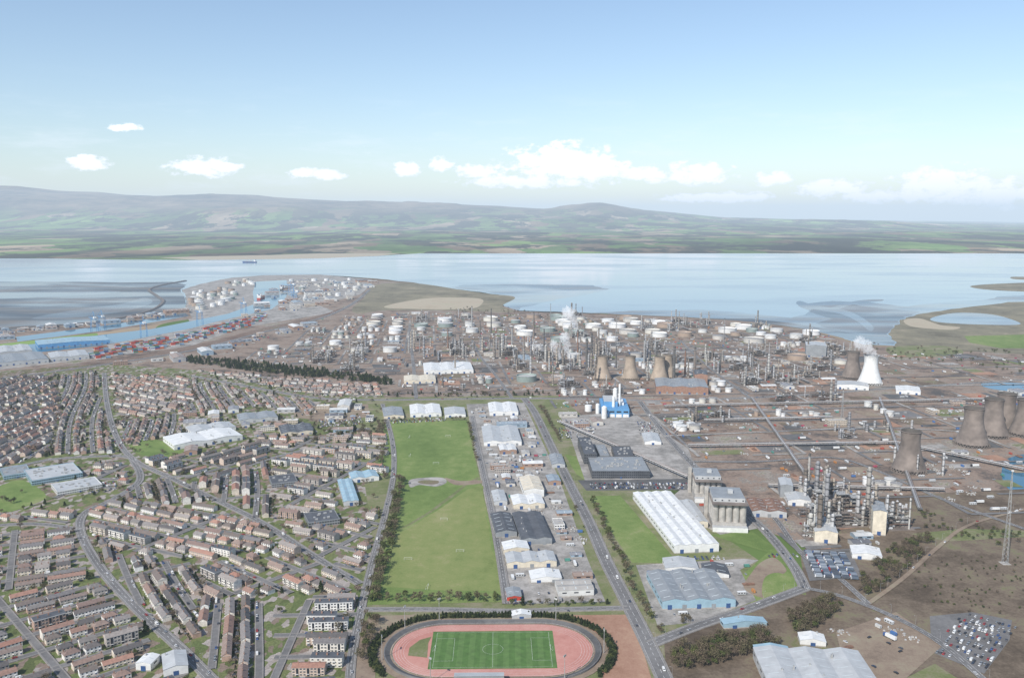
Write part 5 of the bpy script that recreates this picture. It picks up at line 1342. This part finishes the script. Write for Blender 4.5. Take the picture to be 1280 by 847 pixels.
# ------------------------------------------------------------------ haze (air layer)
mH = bpy.data.materials.new('haze'); mH.use_nodes = True; n = mH.node_tree; n.nodes.clear()
SG = 3.1e-5
o = N(n, 'ShaderNodeOutputMaterial'); va = N(n, 'ShaderNodeVolumeAbsorption'); va.inputs['Color'].default_value = (0, 0, 0, 1); va.inputs['Density'].default_value = SG
ve = N(n, 'ShaderNodeEmission'); ve.inputs[0].default_value = (.62, .76, .92, 1); ve.inputs[1].default_value = SG  # glow added in place of sunlight scattered by the air
ads = N(n, 'ShaderNodeAddShader'); L(n, va.outputs[0], ads.inputs[0]); L(n, ve.outputs[0], ads.inputs[1]); L(n, ads.outputs[0], o.inputs['Volume'])
v8 = [(x, y, z) for z in (-900, 1250) for y in (-12000, 75000) for x in (-80000, 80000)]
me = bpy.data.meshes.new('haze'); me.from_pydata(v8, [], [(0, 2, 3, 1), (4, 5, 7, 6), (0, 1, 5, 4), (2, 6, 7, 3), (0, 4, 6, 2), (1, 3, 7, 5)]); me.materials.append(mH); put('atmospheric_haze', me)

# ------------------------------------------------------------------ sky, sun, camera
SE, SAZ = math.radians(41), math.radians(213)
w = bpy.data.worlds.new('World'); scene.world = w; w.use_nodes = True; n = w.node_tree; n.nodes.clear()
o = N(n, 'ShaderNodeOutputWorld'); bg = N(n, 'ShaderNodeBackground'); sk = N(n, 'ShaderNodeTexSky', sky_type='NISHITA'); sk.sun_disc = False; sk.sun_elevation = SE; sk.sun_rotation = SAZ; sk.altitude = 0; sk.dust_density = .6; sk.air_density = 1.0; sk.ozone_density = 2.0
L(n, sk.outputs[0], bg.inputs[0]); bg.inputs[1].default_value = .15
tc = N(n, 'ShaderNodeTexCoord'); sx = N(n, 'ShaderNodeSeparateXYZ'); L(n, tc.outputs['Generated'], sx.inputs[0])
az = N(n, 'ShaderNodeMath', operation='ARCTAN2'); L(n, sx.outputs[0], az.inputs[0]); L(n, sx.outputs[1], az.inputs[1])
el = N(n, 'ShaderNodeMath', operation='ARCSINE'); L(n, sx.outputs[2], el.inputs[0])
cv = N(n, 'ShaderNodeCombineXYZ'); L(n, az.outputs[0], cv.inputs[0]); L(n, el.outputs[0], cv.inputs[1])
def px2dir(u, v_):
    xc = (u-640)/F; yc = -(v_-423.5)/F; d = Vector((xc, cP+yc*sP, -sP+yc*cP)).normalized(); return math.atan2(d.x, d.y), math.asin(d.z)
cur = None
for (u, v_, rx, ry) in [(700, 203, 90, 32), (745, 211, 66, 26), (800, 217, 56, 14), (872, 217, 60, 19), (255, 209, 54, 16), (510, 210, 24, 14), (600, 214, 50, 12), (105, 203, 34, 11), (400, 217, 50, 9), (965, 224, 34, 11), (1040, 235, 60, 14), (1175, 230, 66, 28), (1250, 241, 60, 22), (155, 159, 24, 6), (552, 205, 20, 13), (660, 227, 110, 11), (1110, 246, 90, 10), (900, 246, 90, 9), (-200, 210, 90, 25), (1500, 225, 90, 25)]:
    a, e = px2dir(u, v_)
    s1 = N(n, 'ShaderNodeVectorMath', operation='SUBTRACT'); L(n, cv.outputs[0], s1.inputs[0]); s1.inputs[1].default_value = (a, e, 0)
    s2 = N(n, 'ShaderNodeVectorMath', operation='MULTIPLY'); L(n, s1.outputs[0], s2.inputs[0]); s2.inputs[1].default_value = (F/rx, F/ry, 0)
    s3 = N(n, 'ShaderNodeVectorMath', operation='LENGTH'); L(n, s2.outputs[0], s3.inputs[0])
    s4 = N(n, 'ShaderNodeMath', operation='SUBTRACT', use_clamp=True); s4.inputs[0].default_value = 1; L(n, s3.outputs['Value'], s4.inputs[1])
    if cur is None: cur = s4.outputs[0]
    else:
        mx = N(n, 'ShaderNodeMath', operation='MAXIMUM'); L(n, cur, mx.inputs[0]); L(n, s4.outputs[0], mx.inputs[1]); cur = mx.outputs[0]
mp = N(n, 'ShaderNodeMapping'); mp.inputs['Scale'].default_value = (1, 1.7, 1); L(n, cv.outputs[0], mp.inputs[0])
tn = N(n, 'ShaderNodeTexNoise'); tn.inputs['Scale'].default_value = 52; tn.inputs['Detail'].default_value = 7; tn.inputs['Roughness'].default_value = .62; L(n, mp.outputs[0], tn.inputs['Vector'])
nm_ = N(n, 'ShaderNodeMath', operation='MULTIPLY_ADD'); L(n, tn.outputs[0], nm_.inputs[0]); nm_.inputs[1].default_value = 2.6; nm_.inputs[2].default_value = -1.0
ad = N(n, 'ShaderNodeMath', operation='MULTIPLY_ADD'); L(n, cur, ad.inputs[0]); ad.inputs[1].default_value = 1.1; L(n, nm_.outputs[0], ad.inputs[2])
gate = N(n, 'ShaderNodeMapRange', interpolation_type='SMOOTHSTEP'); L(n, ad.outputs[0], gate.inputs[0]); gate.inputs[1].default_value = .44; gate.inputs[2].default_value = .85
g2 = N(n, 'ShaderNodeMapRange'); L(n, cur, g2.inputs[0]); g2.inputs[1].default_value = 0; g2.inputs[2].default_value = .2
gm = N(n, 'ShaderNodeMath', operation='MULTIPLY'); L(n, gate.outputs[0], gm.inputs[0]); L(n, g2.outputs[0], gm.inputs[1])
mp2 = N(n, 'ShaderNodeMapping'); mp2.inputs['Scale'].default_value = (1, 5, 1); L(n, cv.outputs[0], mp2.inputs[0])
t2 = N(n, 'ShaderNodeTexNoise'); t2.inputs['Scale'].default_value = 9; t2.inputs['Detail'].default_value = 6; t2.inputs['Roughness'].default_value = .6; L(n, mp2.outputs[0], t2.inputs['Vector'])
r2 = N(n, 'ShaderNodeMapRange', interpolation_type='SMOOTHSTEP'); L(n, t2.outputs[0], r2.inputs[0]); r2.inputs[1].default_value = .48; r2.inputs[2].default_value = .75; r2.inputs[4].default_value = .4
eb = N(n, 'ShaderNodeMapRange', interpolation_type='SMOOTHSTEP'); L(n, el.outputs[0], eb.inputs[0]); eb.inputs[1].default_value = .16; eb.inputs[2].default_value = .05
m2 = N(n, 'ShaderNodeMath', operation='MULTIPLY'); L(n, r2.outputs[0], m2.inputs[0]); L(n, eb.outputs[0], m2.inputs[1])
fx_ = N(n, 'ShaderNodeMath', operation='MAXIMUM'); L(n, gm.outputs[0], fx_.inputs[0]); L(n, m2.outputs[0], fx_.inputs[1])
cb = N(n, 'ShaderNodeBackground'); rc = ramp(n, [(.5, (.74, .81, .9)), (1., (1, 1, 1))]); L(n, ad.outputs[0], rc.inputs[0]); L(n, rc.outputs[0], cb.inputs[0]); cb.inputs[1].default_value = 1.35
ms = N(n, 'ShaderNodeMixShader'); L(n, fx_.outputs[0], ms.inputs[0]); L(n, bg.outputs[0], ms.inputs[1]); L(n, cb.outputs[0], ms.inputs[2]); L(n, ms.outputs[0], o.inputs[0])

sd = bpy.data.lights.new('sun', 'SUN'); sd.energy = 5.0; sd.angle = math.radians(.5); sd.color = (1, .95, .88)
so = bpy.data.objects.new('sun', sd); COL.objects.link(so)
so.rotation_euler = Vector((math.sin(SAZ)*math.cos(SE), math.cos(SAZ)*math.cos(SE), math.sin(SE))).to_track_quat('Z', 'Y').to_euler()
cd = bpy.data.cameras.new('camera'); cd.sensor_width = 36; cd.lens = F*36/1280; cd.clip_start = 1; cd.clip_end = 300000
co = bpy.data.objects.new('camera', cd); co.location = (0, 0, H); co.rotation_euler = (math.pi/2-P, 0, 0); COL.objects.link(co); scene.camera = co
scene.view_settings.view_transform = 'Standard'; scene.view_settings.look = 'None'; scene.view_settings.exposure = 0
print('OBJECTS', len(bpy.data.objects), 'PZ', PZ[0], 'RZ', RZ[0], 'ZL', ZL[0])
